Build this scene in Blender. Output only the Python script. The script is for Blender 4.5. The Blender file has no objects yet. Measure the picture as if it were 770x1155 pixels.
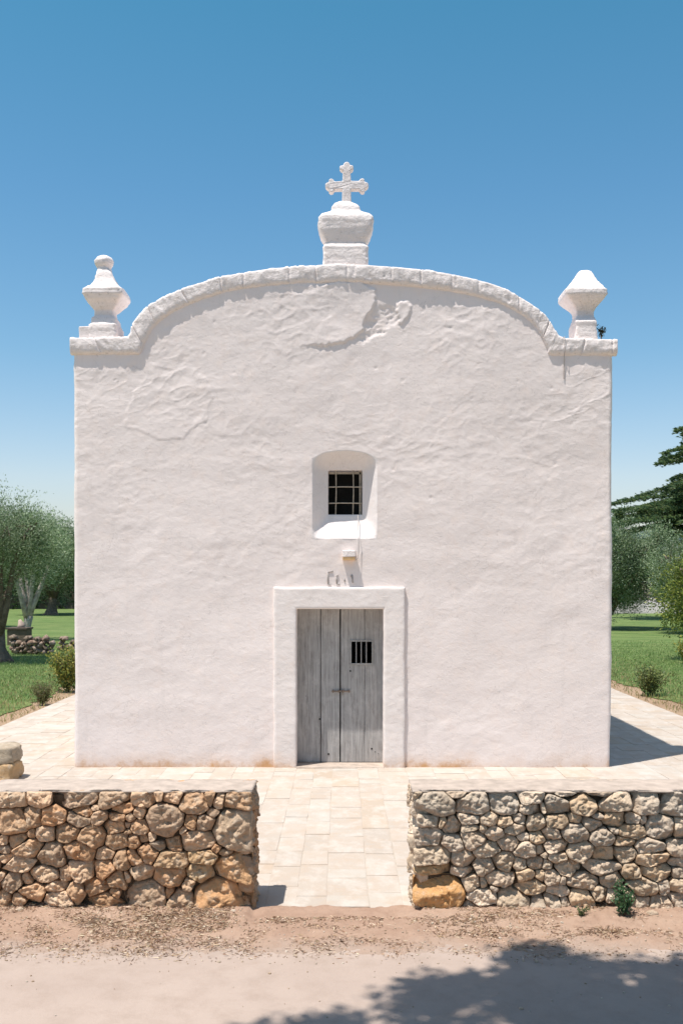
import bpy, bmesh, math, random
import numpy as np
from mathutils import Vector, noise as mn

# ------------------------------------------------------------------ camera, sky, sun
S = bpy.context.scene
col = S.collection
H = 2.39            # eye height
FP = 1123.0         # focal length in photo pixels
YH = 655.0          # horizon row
F = 12.76           # distance of the facade
KX, KY = 0.248, 0.19   # shadow drift per metre of height

cam_d = bpy.data.cameras.new('camera')
cam = bpy.data.objects.new('camera', cam_d); col.objects.link(cam)
cam.location = (0, 0, H); cam.rotation_euler = (math.radians(90), 0, 0)
cam_d.sensor_fit = 'VERTICAL'; cam_d.sensor_height = 36.0
cam_d.lens = 36.0 * FP / 1155.0
cam_d.shift_y = (YH - 577.5) / 1155.0
cam_d.clip_start = 0.1; cam_d.clip_end = 3000
S.camera = cam

EL = math.atan(1 / math.hypot(KX, KY))
w = bpy.data.worlds.new('World'); S.world = w; w.use_nodes = True
nt = w.node_tree; nt.nodes.clear()
sky = nt.nodes.new('ShaderNodeTexSky'); sky.sky_type = 'NISHITA'; sky.sun_disc = False
sky.sun_elevation = EL
sky.sun_rotation = math.atan2(-KX, -KY)
sky.air_density = 1.0; sky.dust_density = 1.2; sky.ozone_density = 1.6; sky.altitude = 50
bg = nt.nodes.new('ShaderNodeBackground'); bg.inputs['Strength'].default_value = 0.13
wo = nt.nodes.new('ShaderNodeOutputWorld')
gm = nt.nodes.new('ShaderNodeMix'); gm.data_type = 'RGBA'; gm.blend_type = 'MULTIPLY'; gm.inputs[0].default_value = 1.0
stc = nt.nodes.new('ShaderNodeTexCoord'); ssx = nt.nodes.new('ShaderNodeSeparateXYZ'); srp = nt.nodes.new('ShaderNodeValToRGB')
nt.links.new(stc.outputs['Generated'], ssx.inputs[0]); nt.links.new(ssx.outputs[2], srp.inputs[0]); nt.links.new(srp.outputs[0], gm.inputs[7])
se = srp.color_ramp.elements; se[0].position = 0.0; se[0].color = (1.0, 0.88, 0.88, 1); se[1].position = 1.0; se[1].color = (0.80, 0.86, 0.86, 1)
for p_, c_ in ((0.10, (1.0, 0.95, 0.92)), (0.22, (0.66, 0.88, 0.90)), (0.36, (0.50, 0.84, 0.90)), (0.50, (0.36, 0.84, 0.86)), (0.66, (0.62, 0.82, 0.88))):
    e_ = se.new(p_); e_.color = (*c_, 1)
nt.links.new(sky.outputs[0], gm.inputs[6]); nt.links.new(gm.outputs[2], bg.inputs[0]); nt.links.new(bg.outputs[0], wo.inputs[0])

sl = bpy.data.lights.new('sun', 'SUN'); sl.energy = 4.6; sl.angle = math.radians(0.55); sl.color = (1.0, 0.945, 0.87)
so = bpy.data.objects.new('sun', sl); col.objects.link(so)
so.rotation_euler = Vector((KX, KY, -1)).to_track_quat('-Z', 'Y').to_euler()
so.location = (-5, -5, 30)
S.view_settings.view_transform = 'Standard'; S.view_settings.look = 'None'
S.view_settings.exposure = 0.40; S.view_settings.gamma = 1.0

R = random.Random(7)
NP = np.random.default_rng(11)

# ------------------------------------------------------------------ helpers
def px(x, y, d):
    return (x - 385.0) * d / FP, H - (y - YH) * d / FP

def tag(o, label=None, cat=None, group=None, kind=None):
    if label: o['label'] = label
    if cat: o['category'] = cat
    if group: o['group'] = group
    if kind: o['kind'] = kind
    return o

def empty(name, loc, label=None, cat=None, group=None):
    o = bpy.data.objects.new(name, None); col.objects.link(o)
    o.location = loc; o.empty_display_size = 0.2
    return tag(o, label, cat, group)

def link(name, me, m, parent=None, smooth=True, loc=None):
    o = bpy.data.objects.new(name, me); col.objects.link(o)
    if m: me.materials.append(m)
    if parent is not None:
        o.parent = parent
        # geometry is written in world coordinates: cancel the parent's place
        if loc is None: o.location = (-parent.location.x, -parent.location.y, -parent.location.z)
    if loc is not None: o.location = loc
    if smooth:
        me.polygons.foreach_set('use_smooth', [True] * len(me.polygons))
    return o

def child_of_part(o, part):
    """o keeps world coordinates, part already sits at minus the thing's place"""
    o.parent = part; o.location = (0, 0, 0)

def mesh(name, V, Fc, cols=None):
    me = bpy.data.meshes.new(name)
    me.from_pydata([tuple(v) for v in V], [], [tuple(f) for f in Fc])
    if cols is not None:
        a = me.color_attributes.new('tone', 'FLOAT_COLOR', 'POINT')
        c = np.ones((len(V), 4), dtype=np.float32); c[:, :3] = cols
        a.data.foreach_set('color', c.ravel())
    me.update(); return me

def grid_faces(nu, nv, base=0, flip=False, skip=None):
    fs = []
    for j in range(nv - 1):
        for i in range(nu - 1):
            if skip is not None and skip[j, i]: continue
            a = base + j * nu + i
            f = (a, a + 1, a + nu + 1, a + nu)
            fs.append(f[::-1] if flip else f)
    return fs

def n3(x, y, z): return mn.noise(Vector((x, y, z)))

class MB:
    def __init__(s): s.v = []; s.f = []
    def box(s, x0, x1, y0, y1, z0, z1, j=0.0):
        b = len(s.v)
        for z in (z0, z1):
            for (x, y) in ((x0, y0), (x1, y0), (x1, y1), (x0, y1)):
                s.v.append((x + R.uniform(-j, j), y + R.uniform(-j, j), z + R.uniform(-j, j)))
        s.f += [(b, b+3, b+2, b+1), (b+4, b+5, b+6, b+7), (b, b+1, b+5, b+4), (b+1, b+2, b+6, b+5), (b+2, b+3, b+7, b+6), (b+3, b, b+4, b+7)]
    def tube(s, pts, rad, n=10, wob=0.0, seed=0.0, cap=True):
        b = len(s.v); pts = [Vector(p) for p in pts]
        for i, p in enumerate(pts):
            t = (pts[min(i+1, len(pts)-1)] - pts[max(i-1, 0)]).normalized()
            a = Vector((0, 0, 1)) if abs(t.z) < 0.9 else Vector((0, 1, 0))
            u = t.cross(a).normalized(); v = t.cross(u).normalized()
            for k in range(n):
                an = 2 * math.pi * k / n
                r = rad[i]
                d = u * math.cos(an) + v * math.sin(an)
                if wob:
                    q = p * 2.2 + d * 0.9
                    r *= 1 + wob * (n3(q.x + seed, q.y, q.z * 0.7) + 0.6 * n3(q.x * 3 + seed, q.y * 3, q.z))
                s.v.append(tuple(p + d * r))
        for i in range(len(pts) - 1):
            for k in range(n):
                k2 = (k + 1) % n
                s.f.append((b+i*n+k, b+i*n+k2, b+(i+1)*n+k2, b+(i+1)*n+k))
        if cap:
            s.f.append(tuple(b+k for k in range(n))[::-1])
            e = b + (len(pts)-1)*n
            s.f.append(tuple(e+k for k in range(n)))
    def build(s, name, m, parent=None, smooth=False, bevel=0.0):
        me = mesh(name, s.v, s.f)
        bm = bmesh.new(); bm.from_mesh(me); bmesh.ops.recalc_face_normals(bm, faces=bm.faces)
        bm.to_mesh(me); bm.free()
        o = link(name, me, m, parent, smooth)
        if bevel:
            md = o.modifiers.new('bevel', 'BEVEL'); md.width = bevel; md.segments = 2; md.limit_method = 'ANGLE'
        return o

# ------------------------------------------------------------------ materials
def mat(name):
    m = bpy.data.materials.new(name); m.use_nodes = True
    t = m.node_tree; t.nodes.clear()
    o = t.nodes.new('ShaderNodeOutputMaterial'); p = t.nodes.new('ShaderNodeBsdfPrincipled')
    t.links.new(p.outputs[0], o.inputs[0])
    p.inputs['Roughness'].default_value = 0.9
    p.inputs['Specular IOR Level'].default_value = 0.2
    return m, t, p
def node(t, k, **kw):
    n = t.nodes.new(k)
    for a, b in kw.items(): setattr(n, a, b)
    return n
def coords(t, scale=(1, 1, 1), rot=(0, 0, 0)):
    g = node(t, 'ShaderNodeNewGeometry'); mp = node(t, 'ShaderNodeMapping')
    mp.inputs['Scale'].default_value = scale; mp.inputs['Rotation'].default_value = rot
    t.links.new(g.outputs['Position'], mp.inputs[0]); return mp.outputs[0]
def noise(t, vec, sc, det=6, rough=0.6, dist=0.0):
    n = node(t, 'ShaderNodeTexNoise'); n.inputs['Scale'].default_value = sc
    n.inputs['Detail'].default_value = det; n.inputs['Roughness'].default_value = rough
    n.inputs['Distortion'].default_value = dist
    t.links.new(vec, n.inputs['Vector']); return n.outputs['Fac']
def ramp(t, fac, stops):
    r = node(t, 'ShaderNodeValToRGB'); e = r.color_ramp.elements
    while len(e) < len(stops): e.new(0.5)
    for i, (p, c) in enumerate(stops):
        e[i].position = p
        e[i].color = (c, c, c, 1) if isinstance(c, (int, float)) else (*c, 1)
    t.links.new(fac, r.inputs[0]); return r.outputs[0]
def mix(t, a, b, fac, mode='MIX'):
    m = node(t, 'ShaderNodeMix', data_type='RGBA', blend_type=mode)
    for s, v in ((6, a), (7, b)):
        if isinstance(v, tuple): m.inputs[s].default_value = (*v, 1)
        else: t.links.new(v, m.inputs[s])
    if isinstance(fac, (int, float)): m.inputs[0].default_value = fac
    else: t.links.new(fac, m.inputs[0])
    return m.outputs[2]
def math_(t, op, a, b=0.0):
    m = node(t, 'ShaderNodeMath', operation=op)
    for i, v in enumerate((a, b)):
        if isinstance(v, (int, float)): m.inputs[i].default_value = v
        else: t.links.new(v, m.inputs[i])
    return m.outputs[0]
def bump(t, p, h, dist, strength=1.0, prev=None):
    b = node(t, 'ShaderNodeBump'); b.inputs['Distance'].default_value = dist; b.inputs['Strength'].default_value = strength
    t.links.new(h, b.inputs['Height'])
    if prev is not None: t.links.new(prev, b.inputs['Normal'])
    t.links.new(b.outputs[0], p.inputs['Normal']); return b.outputs[0]
def tone(t):
    a = node(t, 'ShaderNodeAttribute', attribute_name='tone'); return a.outputs['Color']
def posz(t):
    g = node(t, 'ShaderNodeNewGeometry'); s = node(t, 'ShaderNodeSeparateXYZ'); t.links.new(g.outputs['Position'], s.inputs[0]); return s.outputs

def plaster(name, base, rust=True, pit=0.25, bumpd=0.004):
    m, t, p = mat(name); c = coords(t)
    n1 = noise(t, c, 0.9, 5); n2 = noise(t, c, 7, 6)
    b = mix(t, tuple(x * 0.955 for x in base), base, ramp(t, n1, [(0.35, 0.0), (0.65, 1.0)]))
    b = mix(t, b, (base[0] * 1.0, base[1] * 0.93, base[2] * 0.87), ramp(t, n2, [(0.5, 0.0), (0.8, 0.45)]))
    b = mix(t, b, tuple(x * 0.80 for x in base), ramp(t, noise(t, coords(t, (9, 9, 0.8)), 1.0, 5, 0.6), [(0.56, 0.0), (0.72, 0.28)]))
    hair = math_(t, 'ABSOLUTE', math_(t, 'SUBTRACT', noise(t, c, 1.7, 5, 0.62, 0.6), 0.5))
    b = mix(t, b, (0.44, 0.38, 0.35), ramp(t, hair, [(0.0, 0.35), (0.004, 0.0)]))
    spk = noise(t, c, 26, 4, 0.7)
    b = mix(t, b, (0.42, 0.37, 0.33), ramp(t, spk, [(0.70 - 0.12 * (pit > 0.5), 0.0), (0.78 - 0.10 * (pit > 0.5), pit * (0.7 if pit > 0.5 else 1))]))
    if rust:
        z = posz(t)[2]
        st = math_(t, 'SUBTRACT', math_(t, 'MULTIPLY', noise(t, c, 2.4, 7, 0.72), 0.60), z)
        b = mix(t, b, (0.60, 0.35, 0.18), ramp(t, st, [(0.10, 0.0), (0.24, 0.22), (0.36, 1.0)]))
    t.links.new(b, p.inputs['Base Color'])
    h = noise(t, coords(t, (1, 1, 1.25), (0, 0.5, 0)), 11, 7, 0.62, 0.4)
    nb = bump(t, p, h, bumpd * 1.6, 0.8)
    h2 = noise(t, c, 90, 4, 0.6)
    bump(t, p, h2, 0.0022, 0.9, nb)
    
    return m
M_wall = plaster('whitewashed plaster', (0.86, 0.765, 0.73))
M_trim = plaster('whitewashed stone', (0.83, 0.75, 0.72), rust=False, pit=0.75, bumpd=0.014)
M_surr = plaster('whitewashed surround', (0.84, 0.76, 0.725), rust=True, pit=0.1, bumpd=0.004)
M_white = plaster('fresh limewash', (0.82, 0.755, 0.735), rust=False, pit=0.0, bumpd=0.004)

def stone_mat(name, mul=1.0):
    m, t, p = mat(name); c = coords(t)
    tn = tone(t)
    n1 = noise(t, c, 9, 7, 0.7); n2 = noise(t, c, 38, 5, 0.7)
    a = mix(t, tn, (0.42, 0.30, 0.19), ramp(t, n1, [(0.42, 0.0), (0.72, 0.5)]))
    a = mix(t, a, (0.62, 0.53, 0.42), ramp(t, noise(t, c, 14, 5, 0.6, 0.4), [(0.52, 0.0), (0.68, 0.5)]))
    a = mix(t, a, (0.13, 0.10, 0.075), ramp(t, n2, [(0.6, 0.0), (0.76, 0.6)]))
    t.links.new(a, p.inputs['Base Color'])
    nb = bump(t, p, n1, 0.03, 0.9)
    bump(t, p, n2, 0.012, 0.9, nb)
    return m
M_stone = stone_mat('field stone')

def simple(name, base, var=0.15, sc=8, rough=0.8, metal=0.0, bd=0.0, bs=20):
    m, t, p = mat(name); c = coords(t)
    n = noise(t, c, sc, 5)
    b = mix(t, tuple(x * (1 - var) for x in base), tuple(min(1, x * (1 + var)) for x in base), ramp(t, n, [(0.3, 0.0), (0.7, 1.0)]))
    t.links.new(b, p.inputs['Base Color'])
    p.inputs['Roughness'].default_value = rough; p.inputs['Metallic'].default_value = metal
    if bd: bump(t, p, noise(t, c, bs, 6, 0.65), bd)
    return m
M_iron = simple('weathered iron', (0.40, 0.34, 0.27), 0.3, 30, 0.6, 0.0)
M_irond = simple('rusty iron', (0.26, 0.20, 0.16), 0.3, 40, 0.7, 0.3)
M_rust = simple('rust stained stone', (0.70, 0.46, 0.24), 0.2, 30)
M_dark = simple('dark interior', (0.03, 0.03, 0.03), 0.2)
M_mortar = simple('pale lime mortar', (0.43, 0.355, 0.30), 0.2, 9, 0.95, 0, 0.006, 30)
M_core = simple('packed earth core', (0.11, 0.08, 0.055), 0.3, 12, 1.0, 0, 0.03, 14)
M_cable = simple('grey cable', (0.42, 0.38, 0.36), 0.1)

# weathered grey door boards
m, t, p = mat('weathered grey boards'); M_wood = m
cg = coords(t, (26, 26, 1.3)); n1 = noise(t, cg, 1.6, 7, 0.65, 0.3)
b = mix(t, (0.27, 0.26, 0.255), (0.50, 0.485, 0.475), ramp(t, n1, [(0.3, 0.0), (0.7, 1.0)]))
n2 = noise(t, coords(t), 6, 6, 0.7)
b = mix(t, b, (0.58, 0.555, 0.54), ramp(t, n2, [(0.5, 0.0), (0.75, 0.6)]))
b = mix(t, b, (0.17, 0.145, 0.125), ramp(t, noise(t, coords(t, (5, 5, 1.6)), 2.6, 6, 0.75), [(0.52, 0.0), (0.78, 0.6)]))
b = mix(t, b, (0.1, 0.09, 0.08), ramp(t, noise(t, coords(t, (60, 60, 2.2)), 1.0, 3, 0.6), [(0.63, 0.0), (0.72, 0.6)]))
t.links.new(b, p.inputs['Base Color']); bump(t, p, n1, 0.006, 0.9)

# ground materials
def ground_mat(name, c0, c1, c2, s1=0.5, s2=9, s3=60, bd=0.02):
    m, t, p = mat(name); c = coords(t)
    b = mix(t, c0, c1, ramp(t, noise(t, c, s1, 6, 0.6), [(0.35, 0.0), (0.65, 1.0)]))
    b = mix(t, b, c2, ramp(t, noise(t, c, s2, 6, 0.7), [(0.45, 0.0), (0.75, 0.75)]))
    t.links.new(b, p.inputs['Base Color'])
    nb = bump(t, p, noise(t, c, s3 * 0.3, 6, 0.7), bd, 0.7)
    bump(t, p, noise(t, c, s3 * 1.6, 4, 0.7), bd * 0.25, 0.7, nb)
    return m
M_soil = ground_mat('dry soil', (0.30, 0.20, 0.13), (0.38, 0.27, 0.18), (0.22, 0.15, 0.095))
M_field = ground_mat('dry field', (0.16, 0.18, 0.07), (0.28, 0.22, 0.12), (0.10, 0.13, 0.045), 0.05, 0.6, 8, 0.03)
M_verge = ground_mat('verge earth', (0.37, 0.245, 0.18), (0.43, 0.305, 0.23), (0.27, 0.17, 0.12), 0.8, 7, 90, 0.02)
M_road = ground_mat('dusty road', (0.38, 0.30, 0.255), (0.425, 0.34, 0.29), (0.33, 0.255, 0.21), 0.7, 5, 120, 0.005)
t_ = M_verge.node_tree; p_ = [n for n in t_.nodes if n.type == 'BSDF_PRINCIPLED'][0]
src = p_.inputs['Base Color'].links[0].from_socket
yy_ = math_(t_, 'ADD', posz(t_)[1], math_(t_, 'MULTIPLY', noise(t_, coords(t_), 2.2, 7, 0.7), 0.9))
t_.links.new(mix(t_, (0.39, 0.31, 0.26), src, ramp(t_, math_(t_, 'SUBTRACT', yy_, 6.72), [(0.0, 0.0), (0.42, 1.0)])), p_.inputs['Base Color'])
m, t, p = mat('mown lawn'); M_lawn = m; c = coords(t)
b = mix(t, (0.080, 0.140, 0.038), (0.145, 0.215, 0.065), ramp(t, noise(t, coords(t, (0.6, 1.6, 1)), 0.55, 6, 0.65), [(0.35, 0.0), (0.65, 1.0)]))
b = mix(t, b, (0.27, 0.29, 0.11), ramp(t, noise(t, coords(t, (0.5, 1.6, 1)), 1.1, 8, 0.75), [(0.46, 0.0), (0.68, 0.8)]))
b = mix(t, b, (0.05, 0.10, 0.03), ramp(t, noise(t, c, 14, 4, 0.7), [(0.5, 0.0), (0.8, 0.7)]))
t.links.new(b, p.inputs['Base Color']); bump(t, p, noise(t, c, 22, 5, 0.7), 0.05)

m, t, p = mat('limestone slabs'); M_slab = m; c = coords(t)
a = tone(t)
b = mix(t, a, (0.44, 0.34, 0.26), ramp(t, noise(t, c, 4.5, 8, 0.72), [(0.45, 0.0), (0.70, 0.75)]))
b = mix(t, b, (0.52, 0.475, 0.43), ramp(t, noise(t, coords(t, (1.6, 1.0, 1), (0, 0, 0.4)), 3.1, 8, 0.7), [(0.48, 0.0), (0.66, 0.8)]))
b = mix(t, b, (0.34, 0.27, 0.2), ramp(t, noise(t, c, 32, 5, 0.7), [(0.62, 0.0), (0.8, 0.6)]))
t.links.new(b, p.inputs['Base Color']); nb = bump(t, p, noise(t, c, 20, 6, 0.65), 0.006, 0.7)
M_bed = simple('slab joint mortar', (0.43, 0.37, 0.31), 0.1, 10, 0.95, 0, 0.004, 60)

def leaf_mat(name, trans=0.25, rough=0.55):
    m, t, p = mat(name)
    a = tone(t)
    t.links.new(a, p.inputs['Base Color']); p.inputs['Roughness'].default_value = rough
    p.inputs['Specular IOR Level'].default_value = 0.35
    tr = node(t, 'ShaderNodeBsdfTranslucent'); t.links.new(a, tr.inputs[0])
    ms = node(t, 'ShaderNodeMixShader'); ms.inputs[0].default_value = trans
    o = [n for n in t.nodes if n.type == 'OUTPUT_MATERIAL'][0]
    t.links.new(p.outputs[0], ms.inputs[1]); t.links.new(tr.outputs[0], ms.inputs[2]); t.links.new(ms.outputs[0], o.inputs[0])
    return m
M_leaf = leaf_mat('leaves', 0.38); M_straw = leaf_mat('dry straw', 0.1, 0.8)
M_bark = simple('olive bark', (0.16, 0.125, 0.095), 0.4, 7, 0.95, 0, 0.05, 9)
M_barkpale = simple('pale sunlit bark', (0.38, 0.33, 0.28), 0.45, 5, 0.95, 0, 0.05, 9)

# ------------------------------------------------------------------ ground, road, terrace
def sheet(name, x0, x1, y0, y1, z, m, nx=1, ny=1):
    xs = np.linspace(x0, x1, nx + 1); ys = np.linspace(y0, y1, ny + 1)
    V = [(x, y, z) for y in ys for x in xs]
    o = link(name, mesh(name, V, grid_faces(nx + 1, ny + 1)), m, None, False)
    return tag(o, kind='structure')
sheet('ground', -1500, 1500, -1500, 1500, -0.06, M_field, 4, 4)
sheet('road', -60, 60, -12, 6.75, -0.02, M_road, 2, 2)
TX0, TX1 = -5.6, 6.0

# lawn with a wavy edge each side of the terrace
def lawn(side):
    V = []; Fc = []
    ys = np.concatenate([np.linspace(11, 40, 90), np.linspace(42, 160, 30)])
    xs = np.concatenate([np.linspace(0, 12, 40), np.linspace(14, 120, 20)])
    for y in ys:
        e = 0.55 + 0.35 * n3(y * 0.6, side * 7.1, 0) + 0.2 * n3(y * 2.1, side * 3.3, 1)
        if y > 26.5 : e = 0.0
        for k in xs:
            X = (TX1 + e + k) if side > 0 else (TX0 - e - k)
            far = max(0.0, (y - 26) / 30.0)
            V.append((X, y, -0.03 + 0.03 * n3(X * 0.25, y * 0.25, 3) * min(1, far)))
    o = link('lawn', mesh('lawn', V, grid_faces(len(xs), len(ys), 0, side < 0)), M_lawn)
    return tag(o, kind='structure')
lawn(-1); lawn(1)
sheet('lawn', TX0, TX1, 26.2, 160, -0.034, M_lawn, 4, 20)
sheet('soil_border', TX0 - 1.8, TX0 + 0.02, 11, 26.3, -0.045, M_soil, 2, 8)
sheet('soil_border', TX1 - 0.02, TX1 + 1.8, 8, 26.3, -0.045, M_soil, 2, 8)
sheet('terrace_bed', TX0, TX1, 7.30, 26, -0.0032, M_bed, 2, 2)

# limestone slabs in strips, every slab its own tone
def slabs():
    V = []; Fc = []; C = []
    x = TX0 + 0.005
    while x < TX1 - 0.1:
        wd = R.uniform(0.22, 0.40); x1 = min(x + wd, TX1 - 0.005)
        if TX1 - x1 < 0.2: x1 = TX1 - 0.005
        y = 7.26 + R.uniform(-0.03, 0.08)
        if not (-0.75 < (x + x1) / 2 < 0.65): y = 7.45
        while y < 25.9:
            y1 = min(y + R.uniform(0.22, 0.58), 25.98)
            g = R.uniform(0.0005, 0.0028)
            j = lambda: R.uniform(-0.006, 0.006)
            q = [(x+g+j(), y+g+j()), (x1-g+j(), y+g+j()), (x1-g+j(), y1-g+j()), (x+g+j(), y1-g+j())]
            zt = R.uniform(-0.002, 0.003); ti = [R.uniform(-0.0012, 0.0012) for _ in range(4)]
            br = R.uniform(0.93, 1.04); wv = R.random()
            base = np.array((0.445, 0.385, 0.33)) if wv < 0.6 else (np.array((0.465, 0.42, 0.37)) if wv < 0.85 else np.array((0.44, 0.365, 0.295)))
            cc = base * br
            b = len(V); cx = sum(a[0] for a in q) / 4; cy = sum(a[1] for a in q) / 4
            for (a, bb) in q: V.append((a, bb, -0.012)); C.append(cc)
            for k, (a, bb) in enumerate(q): V.append((a, bb, zt - 0.0015 + ti[k])); C.append(cc * 0.97)
            for k, (a, bb) in enumerate(q):
                dx, dy = cx - a, cy - bb; L = math.hypot(dx, dy)
                V.append((a + dx / L * 0.012, bb + dy / L * 0.012, zt + ti[k])); C.append(cc)
            for k in range(4):
                k2 = (k + 1) % 4
                Fc.append((b+k, b+k2, b+4+k2, b+4+k)); Fc.append((b+4+k, b+4+k2, b+8+k2, b+8+k))
            Fc.append((b+8, b+9, b+10, b+11))
            y = y1
        x = x1
    o = link('terrace_paving', mesh('terrace_paving', V, Fc, np.array(C)), M_slab, None, False)
    return tag(o, kind='structure')
slabs()

# earth verge between road and wall: a lumpy bank
def verge_z(x, y):
    n = n3(x * 0.9, y * 0.9, 5) * 0.5 + n3(x * 3.1, y * 3.1, 2) * 0.25
    tt = y - (6.28 + 0.30 * n)
    z = -0.05 + 0.05 * (1 - math.exp(-max(tt, -0.4) * 5.0)) if tt > 0 else -0.05 + 0.1 * tt
    if -0.66 < x < 0.57 or y > 7.35:
        f = min(1, max(0, (y - 7.26 + 0.12 * n) / 0.16))
        z = (z + 0.006) * (1 - f) + (-0.05) * f
    else:
        z += 0.03 * max(0, (y - 6.85)) / 0.3
    return z + 0.014 * n3(x * 5, y * 5, 1) + 0.010 * n3(x * 19, y * 19, 4) + 0.004 * n3(x * 43, y * 43, 4)
def verge():
    xs = np.arange(-7, 7.01, 0.022); ys = np.arange(5.75, 7.62, 0.022); V = []
    for y in ys:
        for x in xs: V.append((x, y, verge_z(x, y)))
    o = link('verge', mesh('verge', V, grid_faces(len(xs), len(ys))), M_verge)
    tag(o, kind='structure')
verge()

# scattered leaf-like slivers builder (numpy): centres, directions, length, width, colour
def slivers(name, P, D, L, W, C, m, parent=None, fold=0.25):
    n = len(P)
    D = D / np.linalg.norm(D, axis=1, keepdims=True)
    A = NP.normal(size=(n, 3)); U = np.cross(D, A); U /= np.linalg.norm(U, axis=1, keepdims=True) + 1e-9
    N_ = np.cross(D, U)
    L = L[:, None]; W = W[:, None]
    v0 = P - D * L * 0.5; v1 = P + U * W * 0.5 + N_ * W * fold * 0.3; v2 = P + D * L * 0.5; v3 = P - U * W * 0.5 + N_ * W * fold * 0.3
    V = np.stack([v0, v1, v2, v3], 1).reshape(-1, 3).astype(np.float32)
    me = bpy.data.meshes.new(name)
    me.vertices.add(4 * n); me.vertices.foreach_set('co', V.ravel())
    me.loops.add(4 * n); me.loops.foreach_set('vertex_index', np.arange(4 * n, dtype=np.int32))
    me.polygons.add(n); me.polygons.foreach_set('loop_start', np.arange(0, 4 * n, 4, dtype=np.int32))
    me.polygons.foreach_set('loop_total', np.full(n, 4, dtype=np.int32))
    a = me.color_attributes.new('tone', 'FLOAT_COLOR', 'POINT')
    cc = np.ones((n, 4, 4), dtype=np.float32); cc[:, :, :3] = C[:, None, :]
    a.data.foreach_set('color', cc.ravel())
    me.update(calc_edges=True)
    return me if parent == 'mesh' else link(name, me, m, parent, False)

def palette(n, cols, jit=0.15):
    c = np.array(cols)[NP.integers(0, len(cols), n)]
    return c * (1 + NP.uniform(-jit, jit, (n, 1))) * (1 + NP.uniform(-0.05, 0.05, (n, 3)))

# dry litter over the verge
n = 110000
X = NP.uniform(-4.2, 4.2, n); Y = 6.22 + NP.beta(2.3, 1.25, n) * 1.03
keep = (NP.random(n) < np.array([0.16 + 1.5 * (0.5 * n3(a_ * 1.1, b_ * 2.2, 3) + 0.5 * n3(a_ * 3.6, b_ * 6, 8)) + (0.22 if a_ < -0.8 else 0.0) for a_, b_ in zip(X, Y)])) & ~((Y > 7.05) & (X > -0.7) & (X < 0.6))
X, Y = X[keep], Y[keep]; n = len(X)
Z = np.array([max(verge_z(a_, b_), -0.019) for a_, b_ in zip(X, Y)]) + NP.uniform(0.001, 0.009, n)
D = NP.normal(size=(n, 3)); D[:, 2] *= 0.15
Ln = NP.gamma(1.8, 0.012, n) + 0.006
lit = slivers('dry_leaf_litter', np.stack([X, Y, Z], 1), D, Ln, NP.uniform(0.002, 0.009, n), palette(n, [(0.50, 0.36, 0.24), (0.36, 0.23, 0.14), (0.25, 0.15, 0.09), (0.62, 0.50, 0.37), (0.15, 0.09, 0.06)]), M_straw)
tag(lit, 'dry leaves and straw bits strewn over the bare earth below the walls', 'leaf litter', kind='stuff')

def pebbles():
    V = []; Fc = []; C = []
    ico = [(0,0,1),(0.89,0,0.45),(0.28,0.85,0.45),(-0.72,0.53,0.45),(-0.72,-0.53,0.45),(0.28,-0.85,0.45),(0.72,0.53,-0.45),(-0.28,0.85,-0.45),(-0.89,0,-0.45),(-0.28,-0.85,-0.45),(0.72,-0.53,-0.45),(0,0,-1)]
    fi = [(0,1,2),(0,2,3),(0,3,4),(0,4,5),(0,5,1),(1,6,2),(2,7,3),(3,8,4),(4,9,5),(5,10,1),(6,7,2),(7,8,3),(8,9,4),(9,10,5),(10,6,1),(11,7,6),(11,8,7),(11,9,8),(11,10,9),(11,6,10)]
    for i in range(1500):
        x = R.uniform(-4, 4); u = R.random()
        y = 6.25 + u * 0.95 if i % 9 else R.uniform(5.1, 6.4)
        if y > 7.0 and -0.7 < x < 0.6: continue
        s = R.uniform(0.002, 0.008) * (1.8 if R.random() < 0.06 else 1)
        z = max(-0.018, verge_z(x, y) + 0.002)
        c = np.array(R.choice([(0.5, 0.4, 0.31), (0.36, 0.26, 0.18), (0.58, 0.5, 0.42)])) * R.uniform(0.8, 1.1)
        b = len(V)
        for q in ico:
            V.append((x + q[0] * s * R.uniform(0.7, 1.3), y + q[1] * s * R.uniform(0.7, 1.3), z + q[2] * s * 0.7)); C.append(c)
        Fc += [(a+b, bb+b, cc+b) for a, bb, cc in fi]
    o = link('gravel', mesh('gravel', V, Fc, np.array(C)), M_stone, None, False)
    tag(o, 'small pebbles and crumbs of stone scattered on verge and road edge', 'gravel', kind='stuff')
pebbles()

# ------------------------------------------------------------------ the chapel
chapel = empty('chapel', (0, F, 0), 'small whitewashed chapel with arched parapet, cross on top and grey plank door', 'chapel')

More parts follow.
